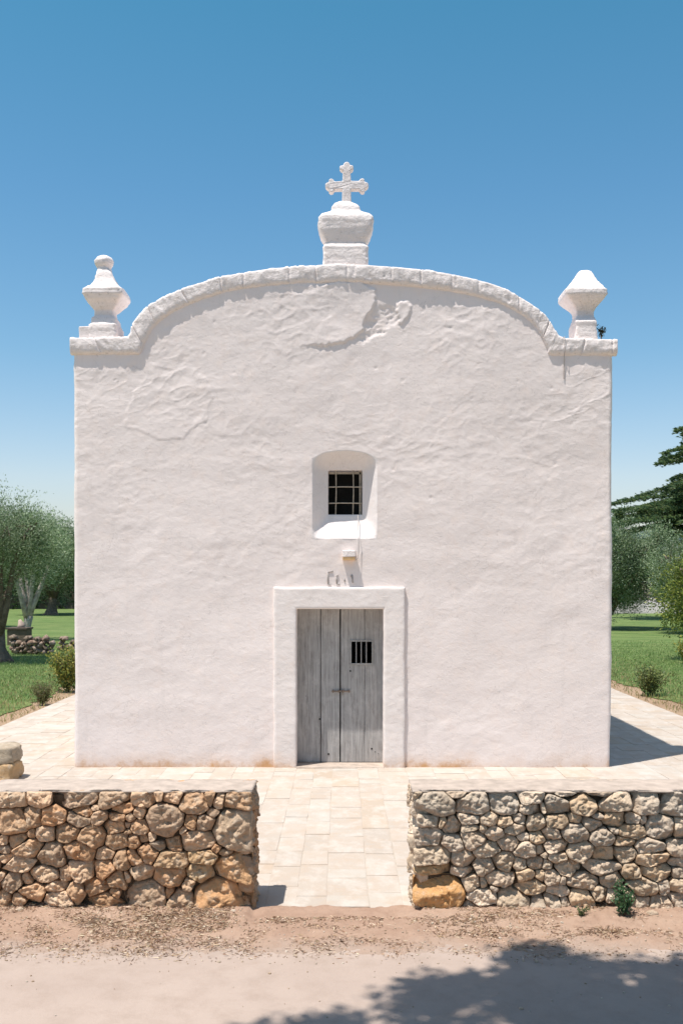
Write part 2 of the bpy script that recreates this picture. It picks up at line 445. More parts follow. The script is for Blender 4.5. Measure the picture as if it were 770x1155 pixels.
# outline of the parapet in photo pixels
OUT = [(80, 381), (110, 381), (140, 380.6), (146, 379), (151, 364), (164, 348), (182, 337), (205.5, 326), (232, 317.5), (260, 310.6), (300, 304), (345, 300), (387, 298.5), (430, 300.5), (475, 304.5), (520, 312), (560, 322.6), (585, 335), (605, 348), (618, 360), (626.5, 374.6), (633, 381), (660, 382.4), (695, 383)]
INN = [(80, 400), (120, 400), (150, 399.8), (158.5, 399), (164, 387), (174, 370), (190, 356), (216, 343), (238, 335), (260, 329), (300, 324), (345, 321), (387, 320), (430, 321), (475, 324.5), (520, 331.5), (560, 342), (585, 355), (600, 366), (610, 381), (616, 395), (620, 401.5), (655, 401.5), (695, 401)]
def interp(pts, s):      # resample a polyline uniformly by index with catmull-rom
    n = len(pts) - 1; f = s * n; i = min(int(f), n - 1); u = f - i
    p0, p1, p2, p3 = pts[max(i-1, 0)], pts[i], pts[i+1], pts[min(i+2, n)]
    return tuple(0.5 * ((2*b) + (-a + c) * u + (2*a - 5*b + 4*c - d) * u*u + (-a + 3*b - 3*c + d) * u**3) for a, b, c, d in zip(p0, p1, p2, p3))
innW = [px(x, y, F) for x, y in INN]
midW = [px((a[0]+b[0])/2, (a[1]+b[1])/2, F) for a, b in zip(OUT, INN)]
def topz(x):
    xs_ = [q[0] for q in midW]
    if x <= xs_[0]: return midW[0][1]
    if x >= xs_[-1]: return midW[-1][1]
    for a, b in zip(midW, midW[1:]):
        if a[0] <= x <= b[0]:
            return a[1] + (b[1] - a[1]) * (x - a[0]) / max(1e-6, b[0] - a[0])
XL, XR = px(82.8, 0, F)[0], px(691, 0, F)[0]
# plaster patches: closed polygons (photo px), how thick, how far the thickness carries
def topoly(pts): return [px(x, y, F) for x, y in pts]
patchA = topoly([(426.3, 336), (425, 345), (420, 352), (411.7, 360.3), (409.6, 372.8), (402.4, 380), (390, 387), (375, 389.5), (358.7, 391), (338, 390), (300, 372), (290, 345), (320, 322), (400, 318), (426, 325)])
patchB = topoly([(447, 342), (456, 339), (463, 341), (463, 350), (459, 358), (452, 364), (447, 360)])
patchC = topoly([(141.3, 482), (155, 486), (169, 492.5), (186, 496.7), (206.8, 494.6), (218, 482), (232.8, 476), (239, 450), (236, 425), (213, 414.5), (190, 419), (173.5, 427), (149.6, 441.6), (143, 462)])
holeA = topoly([(426, 345), (440, 342), (449, 350), (452, 362), (440, 372), (424, 381), (409, 387), (404, 381), (411, 373), (413, 361), (421, 353)])
def seg_d(px_, pz, a, b):
    dx, dz = b[0]-a[0], b[1]-a[1]; tt = max(0, min(1, ((px_-a[0])*dx + (pz-a[1])*dz) / (dx*dx + dz*dz + 1e-12)))
    return math.hypot(px_-a[0]-tt*dx, pz-a[1]-tt*dz)
def inside(x, z, P):
    r = False
    for i in range(len(P)):
        a, b = P[i], P[i-1]
        if (a[1] > z) != (b[1] > z) and x < (b[0]-a[0]) * (z-a[1]) / (b[1]-a[1]) + a[0]: r = not r
    return r
def bb(P): return min(p[0] for p in P), max(p[0] for p in P), min(p[1] for p in P), max(p[1] for p in P)
ridges = [(topoly([(640, 468), (655, 458), (672, 450), (690, 441)]), 0.010), (topoly([(84, 512), (110, 511), (128, 506)]), 0.006), (topoly([(172, 428), (190, 418), (215, 406), (235, 398)]), 0.008),
          (topoly([(470, 402), (486, 395), (500, 388)]), 0.006), (topoly([(560, 385), (585, 405), (596, 425)]), 0.006), (topoly([(250, 360), (290, 352), (330, 338)]), 0.005)]
pd = [(patchA, bb(patchA), 0.021, 0.30), (patchB, bb(patchB), 0.017, 0.12), (patchC, bb(patchC), 0.0045, 0.14), (holeA, bb(holeA), -0.014, 9.0)]
def disp(x, z, y=0.0):
    """plaster relief, metres towards the viewer"""
    up = min(1, max(0, (z - 2.0) / 2.5))
    wx = x + 0.10 * n3(x * 2, 3, z * 2); wz = z + 0.10 * n3(x * 2, 9, z * 2)
    md = 0.35 + 1.5 * max(0, 0.35 + n3(x * 0.9 + 3, y + 2, z * 0.9))
    d = 0.020 * n3(x * 0.7, y, z * 0.7 + 5)
    d += 0.0055 * n3(wx * 2.3 + 4 - wz * 0.7, y * 2, wz * 3.2)
    d += md * (0.0016 + 0.0012 * up) * n3(wx * 6 - wz * 3, y * 7, wz * 8.5 + wx * 1.5)
    r = 1 - abs(n3(wx * 3.6 - wz * 2.2 + 8, y * 4, wz * 5.5 + wx)) * 2.4
    d += md * (0.0003 + 0.0020 * up) * max(0, r) ** 6
    d += md * (0.0006 + 0.0008 * up) * n3(wx * 17, y * 20, wz * 19) + (0.0003 + 0.0005 * up) * n3(wx * 31, y * 20, wz * 34)
    k = n3(wx * 4.5 + 20, 4, wz * 5.5)
    if k > 0.40: d -= 0.007 * (k - 0.40) * (0.4 + up)
    k = n3(wx * 11 + 40, 8, wz * 12)
    if k > 0.58: d -= 0.018 * (k - 0.58) * (0.3 + up)
    if y == 0.0:
        xx = x + 0.045 * n3(x * 6, 1, z * 6) + 0.02 * n3(x * 22, 1, z * 22); zz = z + 0.045 * n3(x * 6, 6, z * 6) + 0.02 * n3(x * 22, 6, z * 22)
        for P, (a, b, c, e), th, fall in pd:
            if a - 0.05 < xx < b + 0.05 and c - 0.05 < zz < e + 0.05 and inside(xx, zz, P):
                dd = min(seg_d(xx, zz, P[i], P[i-1]) for i in range(len(P)))
                if th > 0: d += th * min(1, dd / 0.012) * math.exp(-dd / fall) * (1 if P is not patchA else min(1, max(0, (x - px(330, 0, F)[0]) / 0.5)))
                else: d += th * min(1, dd / 0.05) + 0.010 * n3(x * 16, 3, z * 22) + 0.006 * n3(x * 40, 3, z * 40)
        for P, th in ridges:
            dd = min(seg_d(xx, zz, P[i], P[i+1]) for i in range(len(P) - 1))
            if dd < 0.03: d += th * 0.4 * (1 - dd / 0.03) * max(0, 0.5 + 1.5 * n3(x * 6, 2, z * 6))
    return d

WX0, WX1 = px(351.8, 0, F)[0], px(425.5, 0, F)[0]
WZ0, WZS, WZT = px(0, 608, F)[1], px(0, 517, F)[1], px(0, 507.5, F)[1]
DX0, DX1, DZT = px(330, 0, F)[0], px(437, 0, F)[0], px(0, 683, F)[1]
def warch(x):
    u = (x - (WX0+WX1)/2) / ((WX1-WX0)/2)
    return (WZT - WZS) * max(0, 1 - abs(u) ** 2.6) if abs(u) < 1 else 0.0
def front_wall():
    def seg(a, b, st): return list(np.linspace(a, b, max(2, int(round(abs(b-a)/st)) + 1)))[:-1]
    g = 0.0155; rad = 0.05
    cols_ = []        # (x, y, nx, ny)
    for y in seg(F + 8, F + 0.8, 0.12) + seg(F + 0.8, F + rad, 0.05): cols_.append((XL, y, -1, 0))
    for k in range(5):
        a = math.pi / 2 * k / 5
        cols_.append((XL + rad - rad*math.cos(a), F + rad - rad*math.sin(a), -math.cos(a), -math.sin(a)))
    i_first = len(cols_)
    fx = seg(XL + rad, DX0, g) + seg(DX0, WX0, g) + seg(WX0, WX1, g) + seg(WX1, DX1, g) + seg(DX1, XR - rad, g)
    for x in fx: cols_.append((x, F, 0, -1))
    for k in range(6):
        a = math.pi / 2 * k / 5
        cols_.append((XR - rad + rad*math.sin(a), F + rad - rad*math.cos(a), math.sin(a), -math.cos(a)))
    for y in seg(F + rad + 0.05, F + 0.8, 0.05) + seg(F + 0.8, F + 8, 0.12) + [F + 8]: cols_.append((XR, y, 1, 0))
    zf = 3.95
    rows = seg(-0.05, DZT, g) + seg(DZT, WZ0, g) + seg(WZ0, WZS, g) + seg(WZS, zf + 0.4, g)
    rows2 = np.linspace(0, 1, 120)
    zb = zf + 0.4
    V = []; nu = len(cols_); nv = len(rows) + len(rows2)
    for j in range(nv):
        for (x, y, nx, ny) in cols_:
            if j < len(rows):
                z = rows[j]
                if z >= WZS - 1e-6 and WX0 < x < WX1 and ny < -0.9:
                    z += warch(x) * max(0, 1 - (z - WZS) / 0.38)
            else:
                u = rows2[j - len(rows)]
                tz = topz(x) if y < F + 0.5 else midW[0][1] - 0.08
                z = zb + (tz - zb) * u
            dd = disp(x, z, 0.0 if ny < -0.9 else (y - F) + 0.001 * (1 if nx > 0 else 2))
            if ny < -0.9:   # blend to the corner treatment
                pass
            if nx != 0: dd += 0.012 * n3(x, 2.0, z * 1.4) * abs(nx)
            V.append((x + nx * dd - 0.03*max(0, 1 - z/5.2)*max(0, (x - 2.5)/(XR - 2.5)) + 0.018*max(0, 1 - z/5.2)*max(0, (-x - 2.5)/(XR - 2.5)), y + ny * dd, z))
    skip = np.zeros((nv - 1, nu - 1), bool)
    for j in range(nv - 1):
        zc = (rows[j] + (rows[j+1] if j + 1 < len(rows) else zb)) / 2 if j < len(rows) else zb + 0.1
        for i in range(i_first, i_first + len(fx)):
            xc = (cols_[i][0] + cols_[i+1][0]) / 2
            if (WX0 < xc < WX1 and WZ0 < zc < WZS) or (DX0 < xc < DX1 and zc < DZT): skip[j, i] = True
    me = mesh('wall', V, grid_faces(nu, nv, 0, False, skip))
    return link('wall', me, M_wall, chapel)
front_wall()
b = MB(); b.box(XL + 0.01, XR - 0.01, F + 7.99, F + 8.2, -0.05, 5.28); b.build('rear_wall', M_wall, chapel)

# vault roof and the back of the parapet
def roof():
    V = []; Fc = []; pts = [q for q in midW if q[0] > -3.3 and q[0] < 3.3]
    prof = [(XL, 4.8), (XL, 5.28)] + [(x, z - 0.30) for x, z in pts[2:-2]] + [(XR, 5.28), (XR, 4.8)]
    prof2 = [(XL + 0.003, 4.6)] + [(x, z) for x, z in midW[1:-1]] + [(XR - 0.003, 4.6)]
    n = len(prof)
    for y in (F + 0.45, F + 8.1):
        for x, z in prof: V.append((x, y, z))
    for i in range(n - 1): Fc.append((i, i+1, n+i+1, n+i))
    Fc.append(tuple(range(n, 2*n)))
    b0 = len(V); m_ = len(prof2)
    for x, z in prof2: V.append((x, F + 0.52, z))
    Fc.append(tuple(b0 + k for k in range(m_))[::-1])
    return link('roof', mesh('roof', V, Fc), M_trim, chapel, False)
roof()

# parapet coping that follows the arch, in rough blocks
def cornice():
    ns = 900
    o_ = []; i_ = []
    for k in range(ns + 1):
        s = k / ns
        o_.append(px(*interp(OUT, s), F)); i_.append(px(*interp(INN, s), F))
    L = [0.0]
    for a, b in zip(o_, o_[1:]): L.append(L[-1] + math.hypot(b[0]-a[0], b[1]-a[1]))
    joints = []; q = 0.3
    while q < L[-1]:
        joints.append(q); q += R.uniform(0.28, 0.62)
    V = []; prof = []
    # section: (t across outer->inner, y)
    sec = [(0.0, F + 0.50), (0.0, F + 0.3), (0.0, F + 0.12), (0.0, F - 0.02), (0.04, F - 0.042), (0.12, F - 0.047), (0.25, F - 0.047), (0.4, F - 0.047), (0.55, F - 0.047), (0.7, F - 0.045), (0.82, F - 0.040), (0.91, F - 0.026), (0.97, F - 0.008), (1.0, F + 0.012), (1.0, F + 0.05)]
    for k in range(ns + 1):
        a, b = Vector((o_[k][0], 0, o_[k][1])), Vector((i_[k][0], 0, i_[k][1]))
        dj = min(abs(L[k] - j) for j in joints)
        bi = sum(1 for j in joints if j < L[k])
        off = 0.007 * math.sin(bi * 12.9898) 
        gr = 0.018 * max(0, 1 - dj / 0.015)
        for (tt, y) in sec:
            p_ = a.lerp(b, tt)
            nz = (a - b).normalized()
            e = 0.014 * n3(p_.x * 5, tt * 2 + y, p_.z * 5) + 0.009 * n3(p_.x * 16, y * 10, p_.z * 16) + 0.004 * n3(p_.x * 40, y * 30, p_.z * 40) - 0.030 * max(0, n3(p_.x * 15, y * 9 + 4, p_.z * 15) - 0.33)
            yy = y
            if tt == 0: p_ = p_ + nz * (e * 0.9 - gr * 0.7 + off * 0.5)
            if y < F: yy = y - e * 0.8 + gr * (1 if tt < 0.9 else 0) + off * 0.3
            V.append((p_.x, yy, p_.z))
    m_ = len(sec)
    Fc = grid_faces(m_, ns + 1, 0, False)
    Fc.append(tuple(range(m_))); e0 = ns * m_; Fc.append(tuple(e0 + k for k in range(m_))[::-1])
    me = mesh('coping', V, Fc)
    bm = bmesh.new(); bm.from_mesh(me); bmesh.ops.recalc_face_normals(bm, faces=bm.faces); bm.to_mesh(me); bm.free()
    return link('coping', me, M_trim, chapel)
cornice()

# square-plan turned stones: (row px, half-width px, half-depth m, roundness 0 square..1 circle)
def loft(name, cx, yc, prof, m, parent, seg=40, amp=0.010, d=F, roof_px=0):
    V = []; Fc = []; P = []
    for k in range(len(prof) - 1):          # resample
        a, b = prof[k], prof[k+1]; n = max(1, int(abs(a[0]-b[0]) / 1.2))
        for q in range(n):
            u = q / n; P.append(tuple(a[i] + (b[i]-a[i]) * u for i in range(4)))
    P.append(prof[-1])
    for (yy, hw, hd, rd) in P:
        de = yc - 0.24 * max(0.0, 1 - rd * 0.6); X, Z = px(cx, yy, de); h = hw * de / FP
        for k in range(seg):
            a = 2 * math.pi * k / seg; c, s_ = math.cos(a), math.sin(a)
            e = 1.0 if rd >= 1 else 2 / (2 + (1 - rd) * 9)
            sx = math.copysign(abs(c) ** e, c); sy = math.copysign(abs(s_) ** e, s_)
            x, y = X + sx * h, yc + sy * hd
            dd = amp * (n3(x * 9, y * 9, Z * 9) + 0.6 * n3(x * 25, y * 25, Z * 25))
            V.append((x + sx * dd, y + sy * dd, Z + dd * 0.5))
    for j in range(len(P) - 1):
        for k in range(seg):
            k2 = (k+1) % seg; Fc.append((j*seg+k, j*seg+k2, (j+1)*seg+k2, (j+1)*seg+k))
    Fc.append(tuple(range(seg))[::-1]); e0 = (len(P)-1)*seg; Fc.append(tuple(e0+k for k in range(seg)))
    me = mesh(name, V, Fc)
    bm = bmesh.new(); bm.from_mesh(me); bmesh.ops.recalc_face_normals(bm, faces=bm.faces); bm.to_mesh(me); bm.free()
    o = link(name, me, m, parent)
    return o
YF = F + 0.255
fl = loft('finial', 115.7, YF, [(382, 16.5, .24, .1), (365.5, 16.3, .24, .1), (363.5, 15, .2, .15), (357, 14.0, .17, .15), (354, 11.5, .13, .3), (348, 11.2, .13, .3), (345, 13.5, .16, .2), (341, 16.8, .19, .2), (336, 20.6, .235, .1), (332, 22.6, .255, .03), (330.5, 23.6, .265, .03), (325, 23.4, .265, .03), (322.8, 20.2, .235, .05), (320, 16.8, .19, .1), (316, 13.3, .15, .2), (311, 10.8, .125, .4), (307, 9.2, .11, .6), (303, 8, .09, .8), (300.5, 7.5, .085, 1), (299, 8.6, .095, 1), (296, 10.4, .115, 1), (292, 10.6, .12, 1), (288.5, 8.4, .095, 1), (286.3, 4.5, .05, 1), (285.6, 1.5, .015, 1)], M_trim, chapel)
fl['label'] = 'urn-like stone finial ending in a round ball, on the left shoulder'
fr = loft('finial', 661.3, YF, [(384, 12.6, .22, .1), (362, 12.2, .22, .1), (358, 11.5, .17, .15), (354, 10, .12, .3), (349, 10.6, .12, .3), (345, 12.6, .15, .25), (341, 16.0, .19, .2), (336, 20.4, .235, .1), (333, 22.6, .255, .03), (331, 24.0, .27, .03), (325.8, 23.8, .27, .03), (323, 20.6, .23, .06), (316.5, 15.8, .18, .2), (311.5, 11.8, .135, .4), (307, 9, .10, .6), (304.5, 7.4, .085, .8), (303.2, 5.5, .06, .9), (303, 2, .02, 1)], M_trim, chapel)
fr['label'] = 'urn-like stone finial with broken off tip, on the right shoulder'
b = MB(); x0, z0 = px(89, 383, F); x1, z1 = px(100.5, 367.5, F); b.box(x0, x1, F + 0.02, F + 0.36, z0, z1, 0.006); b.build('stone_stub', M_trim, chapel, False, 0.012)
ped = loft('cross_pedestal', 389.8, F + 0.2, [(303, 25.8, .2, .05), (276.5, 25.6, .2, .05), (274, 24, .18, .05), (272, 22.2, .165, .05), (268, 24.5, .18, .15), (262, 28, .2, .2), (255, 30.5, .21, .25), (248, 31.7, .22, .3), (243, 31, .215, .3), (239.5, 27.5, .19, .3), (237.2, 20, .16, .4), (235, 17.5, .14, .4), (231, 16.2, .13, .5), (227.5, 12.5, .11, .6), (225.2, 8, .08, .7), (224.6, 4, .04, .8)], M_trim, chapel)
def cross():
    def arm(L): 
        h = [(5.0, -4.7), (L-10.5, -4.6), (L-9.2, -7.0), (L-7.2, -8.2), (L-5.2, -8.0), (L-4.0, -6.4), (L-4.2, -4.2), (L-2.0, -3.2), (L-0.5, -1.8), (L, 0)]
        return h + [(u, -v) for u, v in h[:-1][::-1]]
    cx, cy = 390.8, 208.6
    pts = []
    for (ux, uy), L in (((1, 0), 24.6), ((0, -1), 26.6), ((-1, 0), 24.2)):
        vx, vy = -uy, ux
        for u, v in arm(L): 
            pts.append((cx + ux * u - vx * v * -1, cy + uy * u + vy * v))
    # foot of the post
    pts += [(386.2, 213.6), (385.8, 227), (396.0, 227), (395.4, 213.6)]
    # order: sort so the outline runs once round
    pts = sorted(set(pts), key=lambda q: math.atan2(q[1]-cy, q[0]-cx))
    return pts, cx, cy
# outline written directly, running clockwise from the top tip
def arm_pts(cx, cy, ux, uy, L):
    vx, vy = -uy, ux
    h = [(5.0, -4.7), (L-10.5, -4.5), (L-9.4, -6.8), (L-7.4, -7.8), (L-5.4, -7.6), (L-4.2, -6.0), (L-4.4, -4.0), (L-2.0, -3.2), (L-0.5, -1.8), (L, 0)]
    h = h + [(u, -v) for u, v in h[:-1][::-1]]
    return [(cx + ux*u + vx*v, cy + uy*u + vy*v) for u, v in h]
pts = arm_pts(390.8, 208.6, 0, -1, 26.8) + arm_pts(390.8, 208.4, 1, 0, 24.6)[1:-1] + [(395.6, 213.3), (396.2, 228), (385.6, 228), (386.0, 213.3)] + arm_pts(390.8, 208.8, -1, 0, 24.2)[1:-1]
bm = bmesh.new(); yc = F + 0.2
vs = [bm.verts.new((px(x, y, F + 0.145)[0], yc - 0.055, px(x, y, F + 0.145)[1])) for x, y in pts]
f = bm.faces.new(vs); r = bmesh.ops.extrude_face_region(bm, geom=[f])
for e in r['geom']:
    if isinstance(e, bmesh.types.BMVert): e.co.y += 0.11
bmesh.ops.recalc_face_normals(bm, faces=bm.faces)
for v in bm.verts: v.co += Vector((n3(v.co.x*12, 1, v.co.z*12), n3(v.co.x*9, 2, v.co.z*9), n3(v.co.x*12, 3, v.co.z*12))) * 0.006
me = bpy.data.meshes.new('cross'); bm.to_mesh(me); bm.free()
cr = link('cross', me, M_trim, chapel, False); child_of_part(cr, ped)
md = cr.modifiers.new('bevel', 'BEVEL'); md.width = 0.012; md.segments = 2; md.limit_method = 'ANGLE'; md.angle_limit = math.radians(50)

# window: splayed reveal with arched head, sloping sill, iron bars
DW = 0.20
def window():
    d2 = F + DW
    ix0, iz0 = px(370, 580.5, d2); ix1, iz1 = px(408.5, 530.4, d2)
    n = 24; outer = []; inner = []
    for k in range(n): u = k/n; outer.append((WX0 + (WX1-WX0)*u, WZ0)); inner.append((ix0 + (ix1-ix0)*u, iz0))
    for k in range(n): u = k/n; outer.append((WX1, WZ0 + (WZS-WZ0)*u)); inner.append((ix1, iz0 + (iz1-iz0)*u))
    for k in range(n): u = k/n; x = WX1 + (WX0-WX1)*u; outer.append((x, WZS + warch(x))); inner.append((ix1 + (ix0-ix1)*u, iz1))
    for k in range(n): u = k/n; outer.append((WX0, WZS + (WZ0-WZS)*u)); inner.append((ix0, iz1 + (iz0-iz1)*u))
    cx, cz = (WX0+WX1)/2, (WZ0+WZS)/2
    V = []; rings = [(-0.012, -1, 0)]  # lip
    N = len(outer); R_ = []
    for (s, q) in [(0, -0.25), (0, 0.0), (0.04, 0.03), (0.10, 0.10), (0.2, 0.22), (0.35, 0.42), (0.5, 0.6), (0.65, 0.76), (0.8, 0.9), (0.92, 0.97), (1.0, 1.0)]:
        ring = []
        for (o, i) in zip(outer, inner):
            x, z = o[0] + (i[0]-o[0]) * s, o[1] + (i[1]-o[1]) * s
            if q < 0:
                x += math.copysign(0.012, x - cx) if abs(x-cx) > 0.3 else 0; z += math.copysign(0.012, z - cz) if abs(z-cz) > 0.4 else 0
                y = F - disp(x, z) - 0.0015 + 0.006
            else:
                y = F - disp(o[0], o[1]) * (1-q) + DW * q + 0.004 * n3(x*9, q*3, z*9) * (1-q)
            ring.append((x, y, z))
        if 0.01 < s < 0.95:
            for _ in range(int(10 * (1 - abs(s - 0.35)))):
                ring = [((ring[k-1][0] + ring[k][0]*2 + ring[(k+1) % N][0]) / 4, ring[k][1], (ring[k-1][2] + ring[k][2]*2 + ring[(k+1) % N][2]) / 4) for k in range(N)]
        R_.append(ring)
    for dy in (0.06, 0.30):
        R_.append([(i[0] + 0.003 * n3(i[0]*20, dy, i[1]*20), d2 + dy, i[1]) for i in inner])
    for r_ in R_: V += r_
    Fc = []
    for j in range(len(R_)-1):
        for k in range(N):
            k2 = (k+1) % N; Fc.append((j*N+k2, j*N+k, (j+1)*N+k, (j+1)*N+k2))
    o = link('window', mesh('window', V, Fc), M_white, chapel)
    b = MB(); r = 0.0075; yb = d2 + 0.035
    for xx in (378.7, 398.2):
        X, _ = px(xx, 0, yb); b.tube([(X - 0.004, yb, iz0 - 0.02), (X + 0.004, yb, (iz0+iz1)/2), (X, yb, iz1 + 0.02)], [r]*3, 8)
    for yy in (549.5, 567.8):
        _, Z = px(0, yy, yb); b.tube([(ix0 - 0.02, yb - 0.012, Z), (0.0, yb - 0.012, Z + 0.004), (ix1 + 0.02, yb - 0.012, Z)], [r]*3, 8)
    _, Z = px(0, 533.5, yb); b.box(ix0, ix1, yb + 0.02, yb + 0.04, Z - 0.012, Z + 0.012)
    X, _ = px(406.0, 0, yb); b.box(X - 0.012, X + 0.012, yb + 0.02, yb + 0.04, iz0, iz1)
    g_ = b.build('window_bars', M_iron, chapel, False); child_of_part(g_, o)
    b = MB(); b.box(ix0 - 0.15, ix1 + 0.15, d2 + 0.5, d2 + 0.52, iz0 - 0.15, iz1 + 0.15)
    b.box(ix0-0.15, ix0-0.13, d2+0.3, d2+0.5, iz0-0.15, iz1+0.15); b.box(ix1+0.13, ix1+0.15, d2+0.3, d2+0.5, iz0-0.15, iz1+0.15)
    b.box(ix0-0.13, ix1+0.13, d2+0.3, d2+0.5, iz0-0.15, iz0-0.13); b.box(ix0-0.13, ix1+0.13, d2+0.3, d2+0.5, iz1+0.13, iz1+0.15)
    s_ = b.build('dark_interior_box', M_dark, chapel, False); child_of_part(s_, o)  # added black box standing in for the unlit interior
    s_['label'] = 'black box added for the dark interior deep behind the window bars'
window()

# door surround: three raised plastered bands with returns, and the threshold
PR = 0.038; DD = 0.27
def band(b_list, x0, x1, z0, z1):
    """front face grid of a raised band"""
    pass
def surround():
    ox0, oz1 = px(308.8, 662.3, F); ox1, _ = px(456.3, 0, F); ixa, izt = px(334.2, 687, F - PR); ixb, _ = px(432.4, 0, F - PR)
    V = []; Fc = []
    # path: closed section swept along left jamb up, lintel, right jamb down. inner(i) outer(o) pairs
    path = []
    n1, n2 = 150, 110
    for k in range(n1 + 1): u = k / n1; path.append(((ox0, -0.03 + (oz1 + 0.03) * u), (ixa, -0.03 + (izt + 0.03) * u)))
    for k in range(1, n2 + 1): u = k / n2; path.append(((ox0 + (ox1-ox0)*u, oz1), (ixa + (ixb-ixa)*u, izt)))
    for k in range(1, n1 + 1): u = 1 - k / n1; path.append(((ox1, -0.03 + (oz1+0.03)*u), (ixb, -0.03 + (izt+0.03)*u)))
    sec = [(0.0, F + 0.04), (0.0, F - PR * 0.55), (0.015, F - PR * 0.85), (0.05, F - PR)] + [(0.05 + 0.9 * k / 10, F - PR) for k in range(1, 11)] + [(0.985, F - PR * 0.85), (1.0, F - PR * 0.5), (1.0, F + 0.1), (1.0, F + DD + 0.03)]
    for (o, i) in path:
        for (s, y) in sec:
            x, z = o[0] + (i[0]-o[0])*s, o[1] + (i[1]-o[1])*s
            q = 0.0035 * n3(x*3, 1, z*3) + 0.0016 * n3(x*11, 1, z*15) + 0.0008 * n3(x*30, 1, z*30)
            if s <= 0.02: x += 0.007 * n3(2, 1, z*2.5 + x) + 0.003 * n3(3, 1, z*9); z += 0.007 * n3(x*2.5, 5, 2) + 0.003 * n3(x*9, 5, 3)
            if s >= 0.98: x += 0.005 * n3(7, 1, z*3 + x) + 0.003 * n3(3, 8, z*11)
            V.append((x, y - q * 1.2 if y < F else y, z))
    m_ = len(sec); Fc = grid_faces(m_, len(path))
    me = mesh('door_surround', V, Fc)
    bm = bmesh.new(); bm.from_mesh(me); bmesh.ops.recalc_face_normals(bm, faces=bm.faces)
    if sum(1 for f_ in bm.faces if f_.normal.y < -0.9) < sum(1 for f_ in bm.faces if f_.normal.y > 0.9): bmesh.ops.reverse_faces(bm, faces=bm.faces)
    bm.to_mesh(me); bm.free()
    link('door_surround', me, M_surr, chapel)
    b = MB(); b.box(ixa - 0.01, ixb + 0.01, F - 0.075, F + DD + 0.06, -0.04, 0.012, 0.003); b.build('threshold', M_mortar, chapel, False, 0.008)
    return ixa, ixb, izt
ixa, ixb, izt = surround()

# door: two leaves of weathered boards
yd = F + DD
def plank_mesh(b, x0, x1, z0, z1, cut=None):
    nx, nz = 5, 60
    base = len(b.v)
    xs = [x0 + 0.001, x0 + 0.006] + list(np.linspace(x0, x1, nx + 2))[1:-1] + [x1 - 0.006, x1 - 0.001]
    zs = list(np.linspace(z0, z1, nz + 1))
    if cut:
        for v in (cut[2], cut[3]): zs.append(v)
        zs = sorted(zs)
        xs = sorted([x for x in xs if not (cut[0] - 0.012 < x < cut[0] + 0.012 or cut[1] - 0.012 < x < cut[1] + 0.012)] + [c for c in cut[:2] if x0 < c < x1])
    for z in zs:
        for i, x in enumerate(xs):
            e = 0.006 if i in (0, len(xs)-1) else 0
            wv = 0.0025 * n3(x*3, 2, z*1.4) + 0.0014 * n3(x*40, 2, z*3)
            xx = x + (0.0022 * n3(x0*9, 5, z*5) if i in (0, 1) else 0) - (0.0022 * n3(x1*9, 5, z*5) if i >= len(xs)-2 else 0)
            b.v.append((xx, yd + e - wv, z))
    nu = len(xs)
    for j in range(len(zs)-1):
        for i in range(nu-1):
            if cut and cut[0] - 1e-6 < (xs[i]+xs[i+1])/2 < cut[1] + 1e-6 and cut[2] < (zs[j]+zs[j+1])/2 < cut[3]: continue
            a = base + j*nu + i; b.f.append((a, a+1, a+nu+1, a+nu))
    # edge returns
    for i in (0, nu-1):
        k0 = len(b.v)
        for z in zs: 
            x = xs[i]; b.v.append((x, yd + 0.035, z))
        for j in range(len(zs)-1):
            q = (base + j*nu + i, base + (j+1)*nu + i, k0 + j + 1, k0 + j)
            b.f.append(q if i == 0 else q[::-1])
def dpx(x, y=0): return px(x, y, yd)
zb_, zt_ = 0.02, izt + 0.02
GC = (*[dpx(v)[0] for v in (396.2, 419.0)], dpx(0, 748)[1], dpx(0, 723.6)[1])
bl = MB(); plank_mesh(bl, ixa - 0.01, dpx(361.2)[0], zb_, zt_); plank_mesh(bl, dpx(361.2)[0] + 0.007, dpx(383.4)[0] - 0.004, zb_, zt_)
leafL = bl.build('door_leaf', M_wood, chapel, False); leafL['label'] = 'left door leaf of plain grey boards'
br_ = MB(); plank_mesh(br_, dpx(383.8)[0] + 0.005, dpx(411)[0], zb_, zt_, GC); plank_mesh(br_, dpx(411)[0] + 0.001, ixb + 0.01, zb_, zt_, GC)
leafR = br_.build('door_leaf', M_wood, chapel, False); leafR['label'] = 'right door leaf of grey boards with a small barred opening'
b = MB(); b.box(ixa - 0.02, ixb + 0.02, yd + 0.036, yd + 0.05, 0.0, izt + 0.05)
# backing with the grille opening left free: split in four
b = MB()
b.box(ixa-0.02, GC[0]-0.01, yd+0.036, yd+0.05, 0.0, izt+0.05); b.box(GC[1]+0.01, ixb+0.02, yd+0.036, yd+0.05, 0.0, izt+0.05)
b.box(GC[0]-0.01, GC[1]+0.01, yd+0.036, yd+0.05, 0.0, GC[2]-0.01); b.box(GC[0]-0.01, GC[1]+0.01, yd+0.036, yd+0.05, GC[3]+0.01, izt+0.05)
b.build('door_backing', M_dark, chapel, False)
b = MB(); g0, g1, g2, g3 = GC; fw = 0.022
b.box(g0-fw, g1+fw, yd-0.016, yd+0.004, g3, g3+fw*0.9); b.box(g0-fw, g1+fw, yd-0.016, yd+0.004, g2-fw, g2)
b.box(g0-fw, g0, yd-0.014, yd+0.004, g2, g3); b.box(g1, g1+fw, yd-0.014, yd+0.004, g2, g3)
for xx in (401.6, 407.2, 413.0):
    X = dpx(xx)[0]; b.tube([(X, yd + 0.004, g2 - 0.01), (X, yd + 0.004, g3 + 0.01)], [0.0075]*2, 8)
o = b.build('door_grille', simple('grey iron', (0.36, 0.35, 0.335), 0.2, 30, 0.6), chapel, False); child_of_part(o, leafR)
